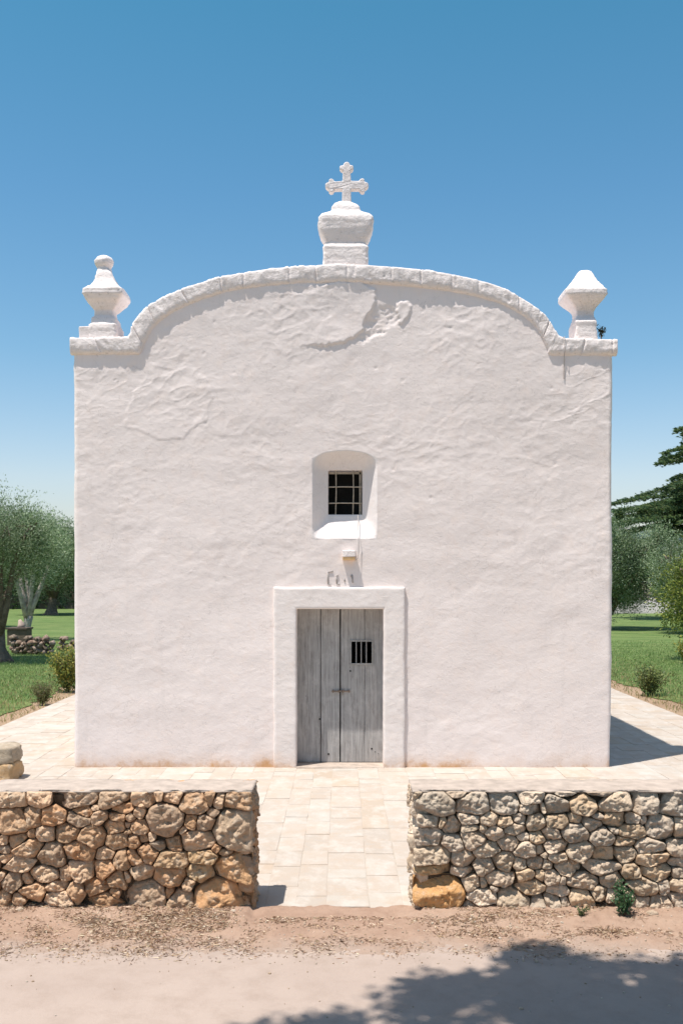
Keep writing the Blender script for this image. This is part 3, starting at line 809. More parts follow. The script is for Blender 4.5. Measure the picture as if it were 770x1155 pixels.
b = MB(); X0, Z0 = dpx(374, 779.6); X1, _ = dpx(394.5)
b.tube([(X0, yd - 0.02, Z0), (X1, yd - 0.02, Z0 + 0.004)], [0.0085]*2, 8)
for xx in (375.5, 382, 386.5, 393.5):
    X = dpx(xx)[0]; b.box(X - 0.010, X + 0.010, yd - 0.028, yd + 0.002, Z0 - 0.016, Z0 + 0.02)
X = dpx(386)[0]; b.tube([(X, yd - 0.032, Z0), (X + 0.004, yd - 0.034, Z0 - 0.05)], [0.006, 0.005], 6)
o = b.build('door_bolt', M_irond, chapel, False); child_of_part(o, leafR)
for q, (xx, yy, r_) in enumerate(((395, 756.8, .012), (394.5, 752.5, .005), (370.5, 850.5, .013), (360.6, 811, .012), (419, 844.5, .012), (423, 848, .006), (426.5, 850, .005), (345, 785, .005))):
    X, Z = dpx(xx, yy); b = MB(); b.tube([(X, yd - 0.0035, Z), (X, yd + 0.01, Z)], [r_, r_], 10)
    o = b.build('keyhole' if q < 2 else 'knot_hole', M_dark, chapel, False); child_of_part(o, leafL if xx < 383 else leafR)

# stub bracket under the window, its cable, and the worn relief characters over the door
X0, Z0 = px(386, 631.5, F); X1, Z1 = px(400.5, 623, F)
b = MB(); b.box(X0, X1, F - 0.085, F + 0.03, Z0 + 0.036, Z1 + 0.02, 0.004); o = b.build('bracket', M_trim, chapel, False, 0.008)
b = MB(); b.box(X0 + 0.004, X1 - 0.004, F - 0.08, F + 0.03, Z0 - 0.004, Z0 + 0.035, 0.002); r_ = b.build('bracket_plate', M_rust, chapel, False, 0.003); child_of_part(r_, o)
b = MB(); cp = []
for xx, yy, dy in ((403.4, 581, 0.17), (403.8, 587, 0.10), (404.0, 597, 0.03), (404.2, 606, -0.02), (404.3, 615, -0.014), (404.2, 624, -0.012), (403.2, 630, -0.02), (400.5, 632, -0.03)):
    X, Z = px(xx, yy, F + dy); cp.append((X, F + dy - 0.012, Z))
b.tube(cp, [0.0042]*len(cp), 6); b.build('cable', M_cable, chapel, True)
b = MB()
def stroke(x0, y0, x1, y1, wd=0.9):
    a = px(x0, y0, F); c = px(x1, y1, F); ym = F - disp(a[0], a[1]) - 0.004
    b.tube([(a[0], ym, a[1]), (c[0], ym, c[1])], [wd * F / FP * 0.85]*2, 6)
for ch in (((369.4, 645, 369.8, 658.5), (369.6, 645.2, 375.5, 644.2), (370, 659, 373, 659.6)), ((379.3, 650, 379.6, 658), (379.6, 658.5, 383, 659.5), (378.6, 649.8, 381.5, 648.5)), ((388.3, 652.5, 388.6, 656),), ((397.0, 648.5, 397.6, 657.5), (395.4, 650.5, 397.0, 648.3))):
    b = MB()
    for s_ in ch: stroke(*s_)
    b.build('relief_character', M_cable, chapel, True)  # grey colour stands in for shade the low relief does not cast
# wire down from the right shoulder
b = MB(); x_, z_ = px(635.2, 381, F); x2, z2 = px(635.0, 428, F)
b.tube([(x_, F + 0.1, z_ + 0.01), (x_, F - 0.058, z_), (x_, F - 0.062, z_ - 0.19), (x_, F - 0.03, z_ - 0.24), (x2, F - 0.02, z2)], [0.005]*5, 6); b.build('wire', M_cable, chapel, True)

# tuft on the right shoulder
def tuft(name, loc, h, n, cols, label, cat, spread=0.6, lw=(0.02, 0.01), up=1.0, m=None, group=None, stems=6):
    root = empty(name, loc, label, cat, group)
    P = []; D = []
    sb = MB()
    for k in range(stems):
        a = NP.uniform(0, 6.283); sp = NP.uniform(0.1, spread)
        tip = np.array((math.cos(a)*sp*h, math.sin(a)*sp*h, h * NP.uniform(0.6, 1.0)))
        sb.tube([(loc[0], loc[1], loc[2]-0.02), (loc[0]+tip[0]*0.4, loc[1]+tip[1]*0.4, loc[2]+tip[2]*0.55), (loc[0]+tip[0], loc[1]+tip[1], loc[2]+tip[2])], [h*0.014+0.001, h*0.01+0.001, h*0.004+0.0005], 5)
        m_ = n // stems
        u = NP.uniform(0.12, 1.05, m_)
        c_ = tip[None, :] * np.stack([u, u, u ** 0.8], 1) + NP.normal(size=(m_, 3)) * h * 0.10
        P.append(c_); dd = NP.normal(size=(m_, 3)); dd[:, 2] += up; D.append(dd)
    P = np.concatenate(P); P[:, 2] = np.abs(P[:, 2]); P += np.array(loc); D = np.concatenate(D); n_ = len(P)
    sb.build('stem', M_bark, root, True)
    slivers('foliage', P, D, NP.uniform(0.6, 1.3, n_)*lw[0], NP.uniform(0.6, 1.3, n_)*lw[1], palette(n_, cols), m or M_leaf, root)
    return root
x_, z_ = px(677.5, 382.5, F + 0.12)
tuft('weed', (x_, F + 0.12, z_), 0.17, 90, [(0.05, 0.06, 0.03), (0.09, 0.08, 0.04)], 'tiny dark weed sprouting beside the broken finial on the right shoulder', 'weed', 0.4, (0.05, 0.016))

# ------------------------------------------------------------------ dry stone walls
DWL = 7.19; TH = 0.46
def crop(x0, y0, sc, L): return [(x0 + a/sc, y0 + b_/sc, w_/sc, h_/sc) for a, b_, w_, h_ in L]
cA = crop(0, 880, 5.133, [(70,115,150,90),(228,110,140,100),(435,105,270,85),(655,118,170,90),(690,172,130,40),
 (75,240,160,150),(190,215,100,110),(310,210,140,115),(475,185,110,45),(545,165,50,25),(450,230,140,65),(575,220,90,80),(680,215,100,45),
 (180,315,40,50),(258,315,110,80),(380,305,140,105),(535,325,150,120),(670,270,160,70),(700,355,180,80),
 (20,350,50,50),(95,350,110,60),(25,410,60,50),(160,395,145,105),(295,435,150,140),(455,420,175,105),(605,435,100,65),(720,465,120,110),
 (40,450,90,50),(100,490,190,75),(250,550,185,65),(370,545,70,75),(470,525,140,110),(600,520,115,110),(690,580,140,110),
 (75,590,105,110),(150,580,50,80),(185,650,140,90),(320,620,110,45),(440,655,105,100),(555,625,140,80),(340,690,160,60),(600,700,190,65),(20,690,60,80),
 (740,300,40,35),(110,690,60,60),(660,655,60,50),(5,560,30,60)])
cB = crop(140, 880, 4.8125, [(105,100,120,95),(190,85,50,60),(260,95,110,75),(375,120,150,125),(465,100,45,80),(515,110,55,100),(620,120,160,85),
 (215,225,190,190),(80,185,55,65),(30,205,45,50),(80,260,90,90),(15,250,35,40),(45,330,90,80),(100,320,50,40),(145,310,35,60),
 (365,230,70,80),(435,235,95,80),(395,335,165,110),(265,350,80,65),(185,360,65,50),(500,375,45,45),(545,395,60,25),(480,180,50,40),
 (600,275,210,220),(130,400,100,110),(40,430,90,100),(260,435,155,85),(430,420,140,80),(595,480,195,150),
 (100,500,110,80),(245,525,160,95),(410,510,130,115),(350,565,55,85),(545,630,320,160),(10,540,30,80),(120,625,220,110),(310,650,130,90),(240,620,40,50),(320,270,30,40)])
cC = crop(455, 880, 4.8125, [(180,140,195,110),(375,140,180,105),(545,120,160,130),(690,95,120,70),(700,160,120,50),(58,75,60,50),(290,75,90,30),
 (140,225,100,65),(210,235,35,60),(265,250,100,95),(355,215,115,55),(465,215,100,60),(550,230,75,55),(635,215,70,45),(715,230,90,90),
 (140,310,120,100),(270,340,110,90),(375,325,125,100),(360,262,90,35),(430,265,35,50),(490,290,85,80),(605,270,95,60),(575,345,105,80),(645,315,55,35),(735,320,80,70),
 (160,415,180,100),(320,430,115,85),(450,385,130,80),(540,445,110,110),(665,385,115,85),(740,380,50,60),(630,460,60,70),(440,470,110,105),(730,455,90,75),
 (170,490,180,50),(315,497,130,45),(520,540,165,85),(370,560,95,85),(665,520,90,65),(745,525,50,70),(435,560,40,60),
 (190,610,270,180),(430,640,160,90),(595,655,180,140),(680,580,170,70),(735,675,85,90),(365,695,80,50),(455,705,90,40),(90,722,90,20),(495,595,35,30)])
cD = crop(610, 880, 4.8125, [(85,145,145,90),(230,135,150,110),(400,125,190,90),(565,130,150,115),(715,140,130,115),(10,150,30,60),(150,72,120,25),(330,70,150,25),
 (95,220,120,65),(180,210,65,50),(275,240,105,75),(305,200,60,25),(400,220,120,80),(500,215,80,50),(650,265,150,130),(750,265,45,110),(555,225,30,50),
 (55,300,95,70),(190,285,150,95),(340,305,140,95),(395,275,50,30),(495,280,140,80),(460,340,100,50),(600,362,155,65),(740,370,110,90),
 (80,360,120,80),(215,395,145,100),(340,405,105,85),(460,405,120,85),(610,430,180,65),(90,420,100,50),(20,410,35,35),(745,450,100,45),
 (155,480,140,75),(330,470,200,70),(490,500,90,90),(635,505,160,75),(745,505,60,50),(30,460,60,50),
 (55,530,95,75),(230,555,180,75),(380,545,110,80),(120,545,30,40),(560,585,150,95),(665,580,60,70),(740,575,80,70),
 (95,605,115,60),(215,645,120,100),(320,615,90,65),(385,625,60,60),(470,630,80,90),(60,665,90,95),(550,665,90,60),(645,675,120,70),(740,650,70,60),(130,660,40,60)])
def clip(poly, nx, ny, c):      # keep nx*x+ny*y <= c
    out = []
    for i in range(len(poly)):
        a, b_ = poly[i-1], poly[i]; da, db = nx*a[0]+ny*a[1]-c, nx*b_[0]+ny*b_[1]-c
        if (da <= 0) != (db <= 0):
            u = da / (da - db); out.append((a[0]+(b_[0]-a[0])*u, a[1]+(b_[1]-a[1])*u))
        if db <= 0: out.append(b_)
    return out
def stones_to_mesh(stones, frame, bounds, tones, V, Fc, C, gap=0.006, depth=0.16, seed=0):
    """stones: (u, v, w, h) metres in the wall plane; frame(u, v, out) -> world; bounds u0,u1,v0,v1"""
    rr = random.Random(seed); u0, u1, v0, v1 = bounds
    for i, (cu, cv, w_, h_) in enumerate(stones):
        a, b_ = w_/2*1.48, h_/2*1.50
        rot = rr.uniform(-0.12, 0.12)
        poly = []; rr_e = rr.uniform(0.4, 0.75)
        for k in range(11):
            an = 2*math.pi*(k + rr.uniform(-0.3, 0.3))/11; e = rr_e
            c_, s_ = math.cos(an), math.sin(an)
            x, y = math.copysign(abs(c_)**e, c_)*a, math.copysign(abs(s_)**e, s_)*b_
            x *= 1 + rr.uniform(-0.1, 0.08); y *= 1 + rr.uniform(-0.1, 0.08)
            poly.append((cu + x*math.cos(rot) - y*math.sin(rot), cv + x*math.sin(rot) + y*math.cos(rot)))
        for j, (du, dv, w2, h2) in enumerate(stones):
            if j == i: continue
            ex, ey = du-cu, dv-cv; dist = math.hypot(ex, ey)
            if dist > (w_+w2+h_+h2) * 0.6 or dist < 1e-4: continue
            nx, ny = ex/dist, ey/dist; mx, my = ex, ey*1.9; ml = math.hypot(mx, my)
            r1 = math.hypot(w_/2*nx, h_/2*ny); r2 = math.hypot(w2/2*nx, h2/2*ny)
            fpos = dist * r1/(r1+r2)
            nn = (mx/ml + rr.uniform(-0.10, 0.10), my/ml + rr.uniform(-0.10, 0.10))
            poly = clip(poly, nn[0], nn[1], nn[0]*(cu+nx*fpos) + nn[1]*(cv+ny*fpos) - gap)
            if len(poly) < 3: break
        for (nx, ny, c) in ((-1, 0, -u0), (1, 0, u1), (0, -1, -v0), (0, 1, v1)):
            if len(poly) >= 3: poly = clip(poly, nx, ny, c)
        if len(poly) < 3: continue
        pu = sum(p[0] for p in poly)/len(poly); pv = sum(p[1] for p in poly)/len(poly)
        if not (u0 <= pu <= u1): continue
        sz = math.sqrt(w_*h_); K = 64 if sz > 0.13 else (44 if sz > 0.08 else 28)
        rad = []
        for k in range(K):
            an = 2*math.pi*k/K; dx, dy = math.cos(an), math.sin(an); best = 1e9
            for q in range(len(poly)):
                a_, c_ = poly[q-1], poly[q]; ex, ey = c_[0]-a_[0], c_[1]-a_[1]
                den = dx*ey - dy*ex
                if abs(den) < 1e-9: continue
                tt = ((a_[0]-pu)*ey - (a_[1]-pv)*ex)/den; ss = ((a_[0]-pu)*dy - (a_[1]-pv)*dx)/den
                if tt > 0 and -1e-6 <= ss <= 1+1e-6: best = min(best, tt)
            rad.append(best if best < 1e8 else 0.01)
        rad = [(rad[k-1]*0.07 + rad[k]*0.86 + rad[(k+1) % K]*0.07) for k in range(K)]
        rad = [r_*(1 + 0.05*n3(math.cos(2*math.pi*k/K)*2.2 + i*3.7, math.sin(2*math.pi*k/K)*2.2, seed)) for k, r_ in enumerate(rad)]
        out0 = rr.uniform(-0.016, 0.014)
        # tilt and facets: the face of a stone is a few broken planes
        planes = [(rr.uniform(-0.22, 0.22), rr.uniform(-0.30, 0.22), 0.0)]
        for _ in range(3):
            an = rr.uniform(0, 6.283); sl_ = rr.uniform(0.7, 2.0); planes.append((math.cos(an)*sl_, math.sin(an)*sl_, sz*rr.uniform(0.30, 0.75)))
        planes.append((rr.uniform(-0.3, 0.3), -rr.uniform(0.5, 1.3), sz*rr.uniform(0.16, 0.40)))
        tint = np.array(tones[i] if tones[i] is not None else (0.4, 0.3, 0.2))
        rings = [0.0, 0.16, 0.32, 0.48, 0.62, 0.74, 0.84, 0.91, 0.96, 0.99, 1.0] if sz < 0.08 else [0.0, .05, .11, .17, .24, .31, .38, .45, .52, .59, .66, .73, .79, .85, .90, .94, .97, .99, 1.0]
        base = len(V)
        def put(u, v, o):
            q = Vector(frame(u, v, o)); 
            ns_ = 0.34 * sz if sz < 0.1 else 0.034
            d1 = n3(q.x*13 + seed, q.y*13, q.z*13); d2 = n3(q.x*30, q.y*30 + seed, q.z*30); d3 = abs(n3(q.x*18, q.y*18, q.z*18 + 7))
            o2 = o + (0.015*d1 + 0.011*d2 + 0.007*n3(q.x*60, q.y*60, q.z*60) - 0.030*max(0, n3(q.x*24 + 9, q.y*24, q.z*24) - 0.22) - 0.040*max(0, 0.28 - d3)) * (0.4 + min(1, sz/0.1)*0.6)
            V.append(frame(u, v, o2)); C.append(tint)
        def front(u, v, t_):
            lu, lv = u-pu, v-pv
            h0 = min(lu*a_ + lv*c_ + k_ for a_, c_, k_ in [(planes[0][0], planes[0][1], sz*0.12)] + planes[1:])
            return out0 + h0*0.50 - (0.06 + 0.14*max(0.0, lv/(abs(lu)+abs(lv)+1e-6)))*sz*max(0, (t_-0.88)/0.12)**2.0
        put(pu, pv, front(pu, pv, 0))
        for r_ in rings[1:]:
            for k in range(K):
                an = 2*math.pi*k/K; u, v = pu + math.cos(an)*rad[k]*r_, pv + math.sin(an)*rad[k]*r_
                put(u, v, front(u, v, r_))
        for (dp, sc_) in ((0.05, 0.985), (depth, 0.86)):
            for k in range(K):
                an = 2*math.pi*k/K; u, v = pu + math.cos(an)*rad[k]*sc_, pv + math.sin(an)*rad[k]*sc_
                V.append(frame(u, v, min(out0, 0) - dp)); C.append(tint)
        nr = len(rings) - 1 + 2
        for k in range(K): Fc.append((base, base+1+k, base+1+(k+1) % K))
        for j in range(nr-1):
            for k in range(K):
                k2 = (k+1) % K; Fc.append((base+1+j*K+k, base+1+(j+1)*K+k, base+1+(j+1)*K+k2, base+1+j*K+k2))

def wall_thing(name, px_stones, x_edge, side, pal, quoins, label, xfar):
    """side -1: wall runs to the left from its end x_edge, +1 to the right"""
    root = empty(name, (x_edge, DWL + TH/2, 0), label, 'dry stone wall')
    st = []
    for (x, y, w_, h_) in px_stones:
        X, Z = px(x, y, DWL); st.append((X, Z, w_*DWL/FP, h_*DWL/FP))
    V = []; Fc = []; C = []
    rr = random.Random(5 if side < 0 else 6)
    tones = []
    for s_ in st:
        c = np.array(rr.choice(pal)) * rr.uniform(0.82, 1.15)
        for (qx, qy, qc) in quoins:
            X, Z = px(qx, qy, DWL)
            if abs(X-s_[0]) < 0.05 and abs(Z-s_[1]) < 0.05: c = np.array(qc)
        tones.append(c)
    zt = 0.862
    lo, hi = (xfar, x_edge) if side < 0 else (x_edge, xfar)
    stones_to_mesh(st, lambda u, v, o: (u, DWL - o, v), (lo, hi, -0.06, zt), tones, V, Fc, C, 0.0030, 0.16, 1 if side < 0 else 2)
    # the end that faces the path, and the back
    def rnd_stones(u0, u1, rr):
        out = []; v = 0.0
        while v < zt:
            hh = rr.uniform(0.10, 0.19); u = u0 + rr.uniform(-0.05, 0.02)
            while u < u1:
                ww = rr.uniform(0.12, 0.27); out.append((u + ww/2, v + hh/2 + rr.uniform(-0.02, 0.02), ww*0.97, hh*rr.uniform(0.85, 1.0))); u += ww
            v += hh
        return out
    es = rnd_stones(DWL + 0.05, DWL + TH, rr)
    stones_to_mesh(es, lambda u, v, o: (x_edge - side*o, u, v), (DWL + 0.045, DWL + TH, -0.06, zt), [np.array(rr.choice(pal))*rr.uniform(0.85, 1.15) for _ in es], V, Fc, C, 0.006, 0.10, 3)
    bs = rnd_stones(lo, hi, rr)
    stones_to_mesh(bs, lambda u, v, o: (u, DWL + TH + o, v), (lo, hi, -0.06, zt), [np.array(rr.choice(pal))*rr.uniform(0.85, 1.15) for _ in bs], V, Fc, C, 0.006, 0.10, 4)
    me = mesh('stones', V, Fc, np.array(C))
    bm = bmesh.new(); bm.from_mesh(me); bmesh.ops.recalc_face_normals(bm, faces=bm.faces); bm.to_mesh(me); bm.free()
    link('stones', me, M_stone, root)
    b = MB(); b.box(lo + (0.06 if side > 0 else 0), hi - (0.06 if side < 0 else 0), DWL + 0.07, DWL + TH - 0.06, -0.05, zt - 0.03); b.build('earth_core', M_core, root)
    # lime capping: lumpy slab with ragged front edge
    xs = np.arange(lo - 0.004, hi + 0.012, 0.02); sec = [(0.012, 0.0), (-0.004, 0.012), (-0.004, 0.024), (0.004, 0.031), (0.03, 0.034), (0.1, 0.036), (0.2, 0.040), (0.3, 0.040), (0.4, 0.036), (TH - 0.01, 0.03), (TH, 0.0)]
    V = []
    for x in xs:
        rag = 0.03 + 0.035 * n3(x*5, 1, 1) + 0.02 * n3(x*17, 2, 2)
        for (yy, zz) in sec:
            V.append((x, DWL + yy + (rag if yy < 0.02 else 0) + (0.004*n3(x*30, yy, 3)), zt - 0.012 + zz*0.55 + 0.005*n3(x*8, yy*8, 1) + 0.003*n3(x*30, yy*30, 1) - (0.014*max(0, n3(x*6, yy*6, 8)) if yy > 0.02 else 0)))
    m_ = len(sec); Fc = grid_faces(m_, len(xs), 0, True); Fc.append(tuple(range(m_))[::-1]); e0 = (len(xs)-1)*m_; Fc.append(tuple(e0+k for k in range(m_)))
    me = mesh('capping', V, Fc)
    bm = bmesh.new(); bm.from_mesh(me); bmesh.ops.recalc_face_normals(bm, faces=bm.faces); bm.to_mesh(me); bm.free()
    link('capping', me, M_mortar, root)
    return root
OCH = [(0.60, 0.375, 0.225), (0.54, 0.34, 0.205), (0.66, 0.44, 0.285), (0.58, 0.33, 0.18), (0.70, 0.49, 0.33), (0.48, 0.33, 0.225)]
GRY = [(0.66, 0.51, 0.37), (0.62, 0.48, 0.36), (0.69, 0.54, 0.40), (0.58, 0.47, 0.37), (0.66, 0.48, 0.32), (0.72, 0.58, 0.45)]
left = cA + cB + [(-x, y, w_, h_) for x, y, w_, h_ in cA if x > 14] + [(x - 300, y, w_, h_) for x, y, w_, h_ in cA if x > 8]
right = cC + cD + [(1545 - x, y, w_, h_) for x, y, w_, h_ in cD if x < 758] + [(x + 320, y, w_, h_) for x, y, w_, h_ in cD]
xe = px(284, 0, DWL)[0]
wall_thing('dry_stone_wall', left, xe, -1, OCH, [(264, 979, (0.68, 0.40, 0.21)), (253, 1011, (0.68, 0.38, 0.19)), (264, 937, (0.58, 0.42, 0.29)), (225, 986, (0.56, 0.38, 0.22)), (194, 970, (0.52, 0.34, 0.2)), (230, 967, (0.55, 0.36, 0.2))], 'ochre dry stone wall with pale capping left of the path to the chapel', px(-290, 0, DWL)[0])
xe2 = px(466, 0, DWL)[0]
wall_thing('dry_stone_wall', right, xe2, 1, GRY, [(494.5, 1006.7, (0.66, 0.36, 0.15)), (490, 982, (0.56, 0.37, 0.20)), (492.4, 909, (0.52, 0.43, 0.34)), (627.6, 910, (0.52, 0.43, 0.34)), (758.5, 909, (0.56, 0.48, 0.40)), (568, 905, (0.60, 0.51, 0.42))], 'beige dry stone wall with big rusty orange cornerstone right of the path', px(1075, 0, DWL)[0])

# end of a low block wall at the left edge of the terrace
def low_wall():
    d = 11.78; xe = px(15, 0, d)[0]
    root = empty('low_block_wall', (xe - 0.6, d + 0.2, 0), 'low ochre block wall ending on the terrace beside the chapel corner, cut by the left edge', 'block wall')
    V = []; Fc = []; C = []
    for (z0, z1, cols_) in ((0.0, 0.215, (0.56, 0.37, 0.20)), (0.222, 0.405, (0.40, 0.33, 0.25))):
        x = xe + (0.0 if z0 == 0 else -0.012)
        while x > -5.5:
            L = R.uniform(0.38, 0.6)
            bmx = bmesh.new(); bmesh.ops.create_cube(bmx, size=1); bmesh.ops.subdivide_edges(bmx, edges=bmx.edges, cuts=7, use_grid_fill=True)
            base = len(V)
            for v in bmx.verts:
                q = v.co; r_ = 1 - 0.08 * (abs(q.x*2)**6 * abs(q.z*2)**6)
                X, Yy, Z = x - L/2 + q.x*(L-0.01)*r_, d + 0.21 + q.y*0.42*r_, (z0+z1)/2 + q.z*(z1-z0)*r_
                e = 0.030*n3(X*7, Yy*7, Z*7) + 0.018*n3(X*22, Yy*22, Z*22)
                V.append((X + e*q.x*2, Yy + e*q.y*2, Z + e*q.z)); C.append(np.array(cols_))
            Fc += [tuple(base + v.index for v in f_.verts) for f_ in bmx.faces]; bmx.free()
            x -= L
    link('blocks', mesh('blocks', V, Fc, np.array(C)), M_stone, root)
    return root
low_wall()

# a few loose stones at the foot of the walls
def loose(x, y, s, colr, label):
    X = (x-385)*(H*FP/(y-YH))/FP; d = H*FP/(y-YH)
    bmx = bmesh.new(); bmesh.ops.create_icosphere(bmx, subdivisions=3, radius=1)
    V = []; 
    for v in bmx.verts:
        q = v.co; r_ = 1 + 0.35*n3(q.x*1.3 + x, q.y*1.3, q.z*1.3) + 0.12*n3(q.x*4, q.y*4 + x, q.z*4)
        V.append((q.x*s*r_, q.y*s*r_*0.8, q.z*s*r_*0.7 + s*0.45))
    Fc = [tuple(v.index for v in f_.verts) for f_ in bmx.faces]; bmx.free()
    o = link('loose_stone', mesh('loose_stone', V, Fc, np.tile(np.array(colr), (len(V), 1))), M_stone, None, True, (X, d, 0.0))
    tag(o, label, 'stone', 'loose stones at the foot of the walls')
loose(262.5, 1031, 0.030, (0.62, 0.52, 0.42), 'small pale loose stone below the left wall\'s cornerstone')
loose(22, 1030, 0.035, (0.45, 0.34, 0.25), 'brown loose stone at the foot of the left wall near the photo edge')
loose(735, 1034, 0.040, (0.52, 0.40, 0.30), 'loose tan stone at the foot of the right wall, beyond the weed')

x_, d_ = 704, 7.08
tuft('weed', ((704-385)*7.06/FP, 7.06, 0.02), 0.21, 620, [(0.07, 0.15, 0.06), (0.10, 0.19, 0.09), (0.05, 0.11, 0.05)], 'bushy green weed growing at the foot of the right stone wall', 'weed', 0.38, (0.030, 0.016), 0.4, stems=10)
tuft('weed', ((655-385)*7.04/FP, 7.04, 0.015), 0.07, 120, [(0.09, 0.14, 0.05), (0.14, 0.17, 0.07)], 'little flat green weed left of the bushy one by the right wall', 'weed', 0.9, (0.022, 0.010), 0.3)

# ------------------------------------------------------------------ trees
OLV = [(0.21, 0.29, 0.14), (0.14, 0.21, 0.09), (0.31, 0.39, 0.23), (0.08, 0.12, 0.05), (0.44, 0.50, 0.34)]
def olive_meshes(seed, Hh=4.8, Rr=2.2, nc=110, nl=230, cols=OLV, lean=0.0, lw=(0.085, 0.022), zlow=1.5, upright=0.7):
    rg = np.random.default_rng(seed); rr = random.Random(seed); b = MB()
    fork = Hh * 0.20; top = np.array((lean, 0.0, fork))
    b.tube([(0, 0, -0.1), (0.03, 0, 0.08), (lean*0.3, 0.02, fork*0.4), (lean*0.8, 0, fork*0.8), tuple(top)], [0.34, 0.24, 0.17, 0.15, 0.15], 18, 0.6, seed)
    cent = []
    ctr = np.array((lean*1.3, 0, (Hh + zlow)/2)); rz = (Hh - zlow)/2
    for k in range(nc):
        v = rg.normal(size=3); v /= np.linalg.norm(v); r_ = rg.uniform(0.35, 1.0)**0.6
        q = ctr + v * np.array((Rr, Rr, rz)) * r_ * (0.8 + 0.35*n3(v[0]*1.8 + seed, v[1]*1.8, v[2]*1.8))
        cent.append(q)
    for k in range(5):
        a = k*6.283/5 + rr.uniform(-0.4, 0.4); e = ctr + np.array((math.cos(a)*Rr*0.55, math.sin(a)*Rr*0.55, rz*rr.uniform(-0.1, 0.5)))
        mid = (top + e)/2 + np.array((rr.uniform(-.2, .2), rr.uniform(-.2, .2), rr.uniform(-.1, .25)))
        b.tube([tuple(top*0.8), tuple((top*0.6+mid*0.4)+rg.normal(size=3)*0.05), tuple(mid), tuple((mid+e)/2 + rg.normal(size=3)*0.1), tuple(e)], [0.13, 0.10, 0.075, 0.05, 0.03], 9, 0.35, seed+k)
        near = sorted(cent, key=lambda c_: np.linalg.norm(c_-e))[:9]
        for c_ in near:
            b.tube([tuple(mid*0.3+e*0.7), tuple((e+c_)/2 + rg.normal(size=3)*0.08), tuple(c_)], [0.028, 0.018, 0.006], 5)
    me_t = mesh('trunk', b.v, b.f)
    bmx = bmesh.new(); bmx.from_mesh(me_t); bmesh.ops.recalc_face_normals(bmx, faces=bmx.faces); bmx.to_mesh(me_t); bmx.free()
    P = []; D = []; C = []
    for c_ in cent:
        m_ = int(nl * rg.uniform(0.5, 1.4)); s_ = rg.uniform(0.16, 0.36)
        st = np.array((1, 1, rg.uniform(0.8, 1.6)))
        if c_[2] > ctr[2] + rz*0.45 and rg.random() < 0.5: st = np.array((0.5, 0.5, 1.7))
        pp = c_ + np.clip(rg.normal(size=(m_, 3)), -1.7, 1.7)*s_*st; P.append(pp)
        dd = (pp - ctr)/Rr + rg.normal(size=(m_, 3))*0.8; dd[:, 2] += upright; D.append(dd)
        cc = np.array(cols)[rg.integers(0, len(cols), m_)] * (0.75 + 0.5*rg.random()) ; C.append(cc*(1 + rg.uniform(-.2, .2, (m_, 1))))
    P = np.concatenate(P); D = np.concatenate(D); C = np.concatenate(C)
    ok = P[:, 2] > zlow*0.55 + 0.25*np.sin(P[:, 0]*5 + seed) + 0.2*np.sin(P[:, 1]*7); P = P[ok]; D = D[ok]; C = C[ok]; n_ = len(P)
    me_c = slivers('crown', P, D, rg.uniform(.6, 1.4, n_)*lw[0], rg.uniform(.7, 1.3, n_)*lw[1], C, None, 'mesh')
    me_t.materials.append(M_bark); me_c.materials.append(M_leaf)
    me_t.polygons.foreach_set('use_smooth', [True]*len(me_t.polygons))
    return me_t, me_c
def tree(name, meshes, loc, sc=1.0, rot=0.0, label='', cat='tree', group=None, szz=None):
    root = empty(name, loc, label, cat, group)
    root.scale = (sc, sc, szz or sc); root.rotation_euler[2] = rot
    for nm, me in zip(('trunk', 'crown'), meshes):
        o = bpy.data.objects.new(nm, me); col.objects.link(o); o.parent = root
    return root
def gp(x, y): d = H*FP/(y-YH); return ((x-385)*d/FP, d, -0.03)
ol1 = olive_meshes(3, 5.0, 2.5, 170, 400, lean=0.25, zlow=2.3)
ol2 = olive_meshes(8, 5.2, 2.7, 170, 420, lean=0.2, zlow=0.7, lw=(0.10, 0.03))
ol3 = olive_meshes(21, 5.0, 2.5, 170, 460, lean=0.5, zlow=0.7, lw=(0.10, 0.03))
GO = 'olive trees on the lawn'
tree('olive_tree', ol1, gp(2, 746), 1.0, 2.3, 'nearest olive tree on the left, its dark forked trunk at the photo edge', 'olive tree', GO)
x_, y_, z_ = gp(28, 721)
pale = olive_meshes(33, 4.9, 1.9, 80, 210, lean=0.15, zlow=2.6)
pale[0].materials[0] = M_barkpale
tree('olive_tree', pale, (x_, y_, z_), 1.0, 0.3, 'olive tree with pale sunlit trunk behind the brown planter', 'olive tree', GO)
tree('olive_tree', ol2, gp(57, 693), 1.6, 1.0, 'broad low-hanging olive tree far back on the left lawn beside the chapel edge', 'olive tree', GO, 1.32)
tree('olive_tree', ol3, (-19.5, 52, -0.03), 1.1, 4.0, 'olive tree standing behind the nearest left one, mostly outside the photo', 'olive tree', GO)
tree('olive_tree', ol3, (gp(693, 709)[0] - 0.75, gp(693, 709)[1], -0.03), 1.3, 0.0, 'leaning olive tree whose flared trunk foot shows beside the right chapel corner', 'olive tree', GO, 1.15)
tree('olive_tree', ol2, (16.2, 45, -0.03), 0.95, 2.0, 'low dense olive tree in the middle of the right lawn', 'olive tree', GO, 0.88)

# yellow-green citrus-like tree at the right edge
cit = olive_meshes(51, 4.2, 1.75, 90, 210, cols=[(0.20, 0.24, 0.045), (0.28, 0.30, 0.06), (0.13, 0.18, 0.04), (0.09, 0.13, 0.035)], lw=(0.10, 0.045), zlow=0.5, upright=0.1)
tree('citrus_tree', cit, (11.25, 30.5, -0.03), 0.98, 0.7, 'yellow-green leafy tree at the right photo edge on the lawn', 'tree')

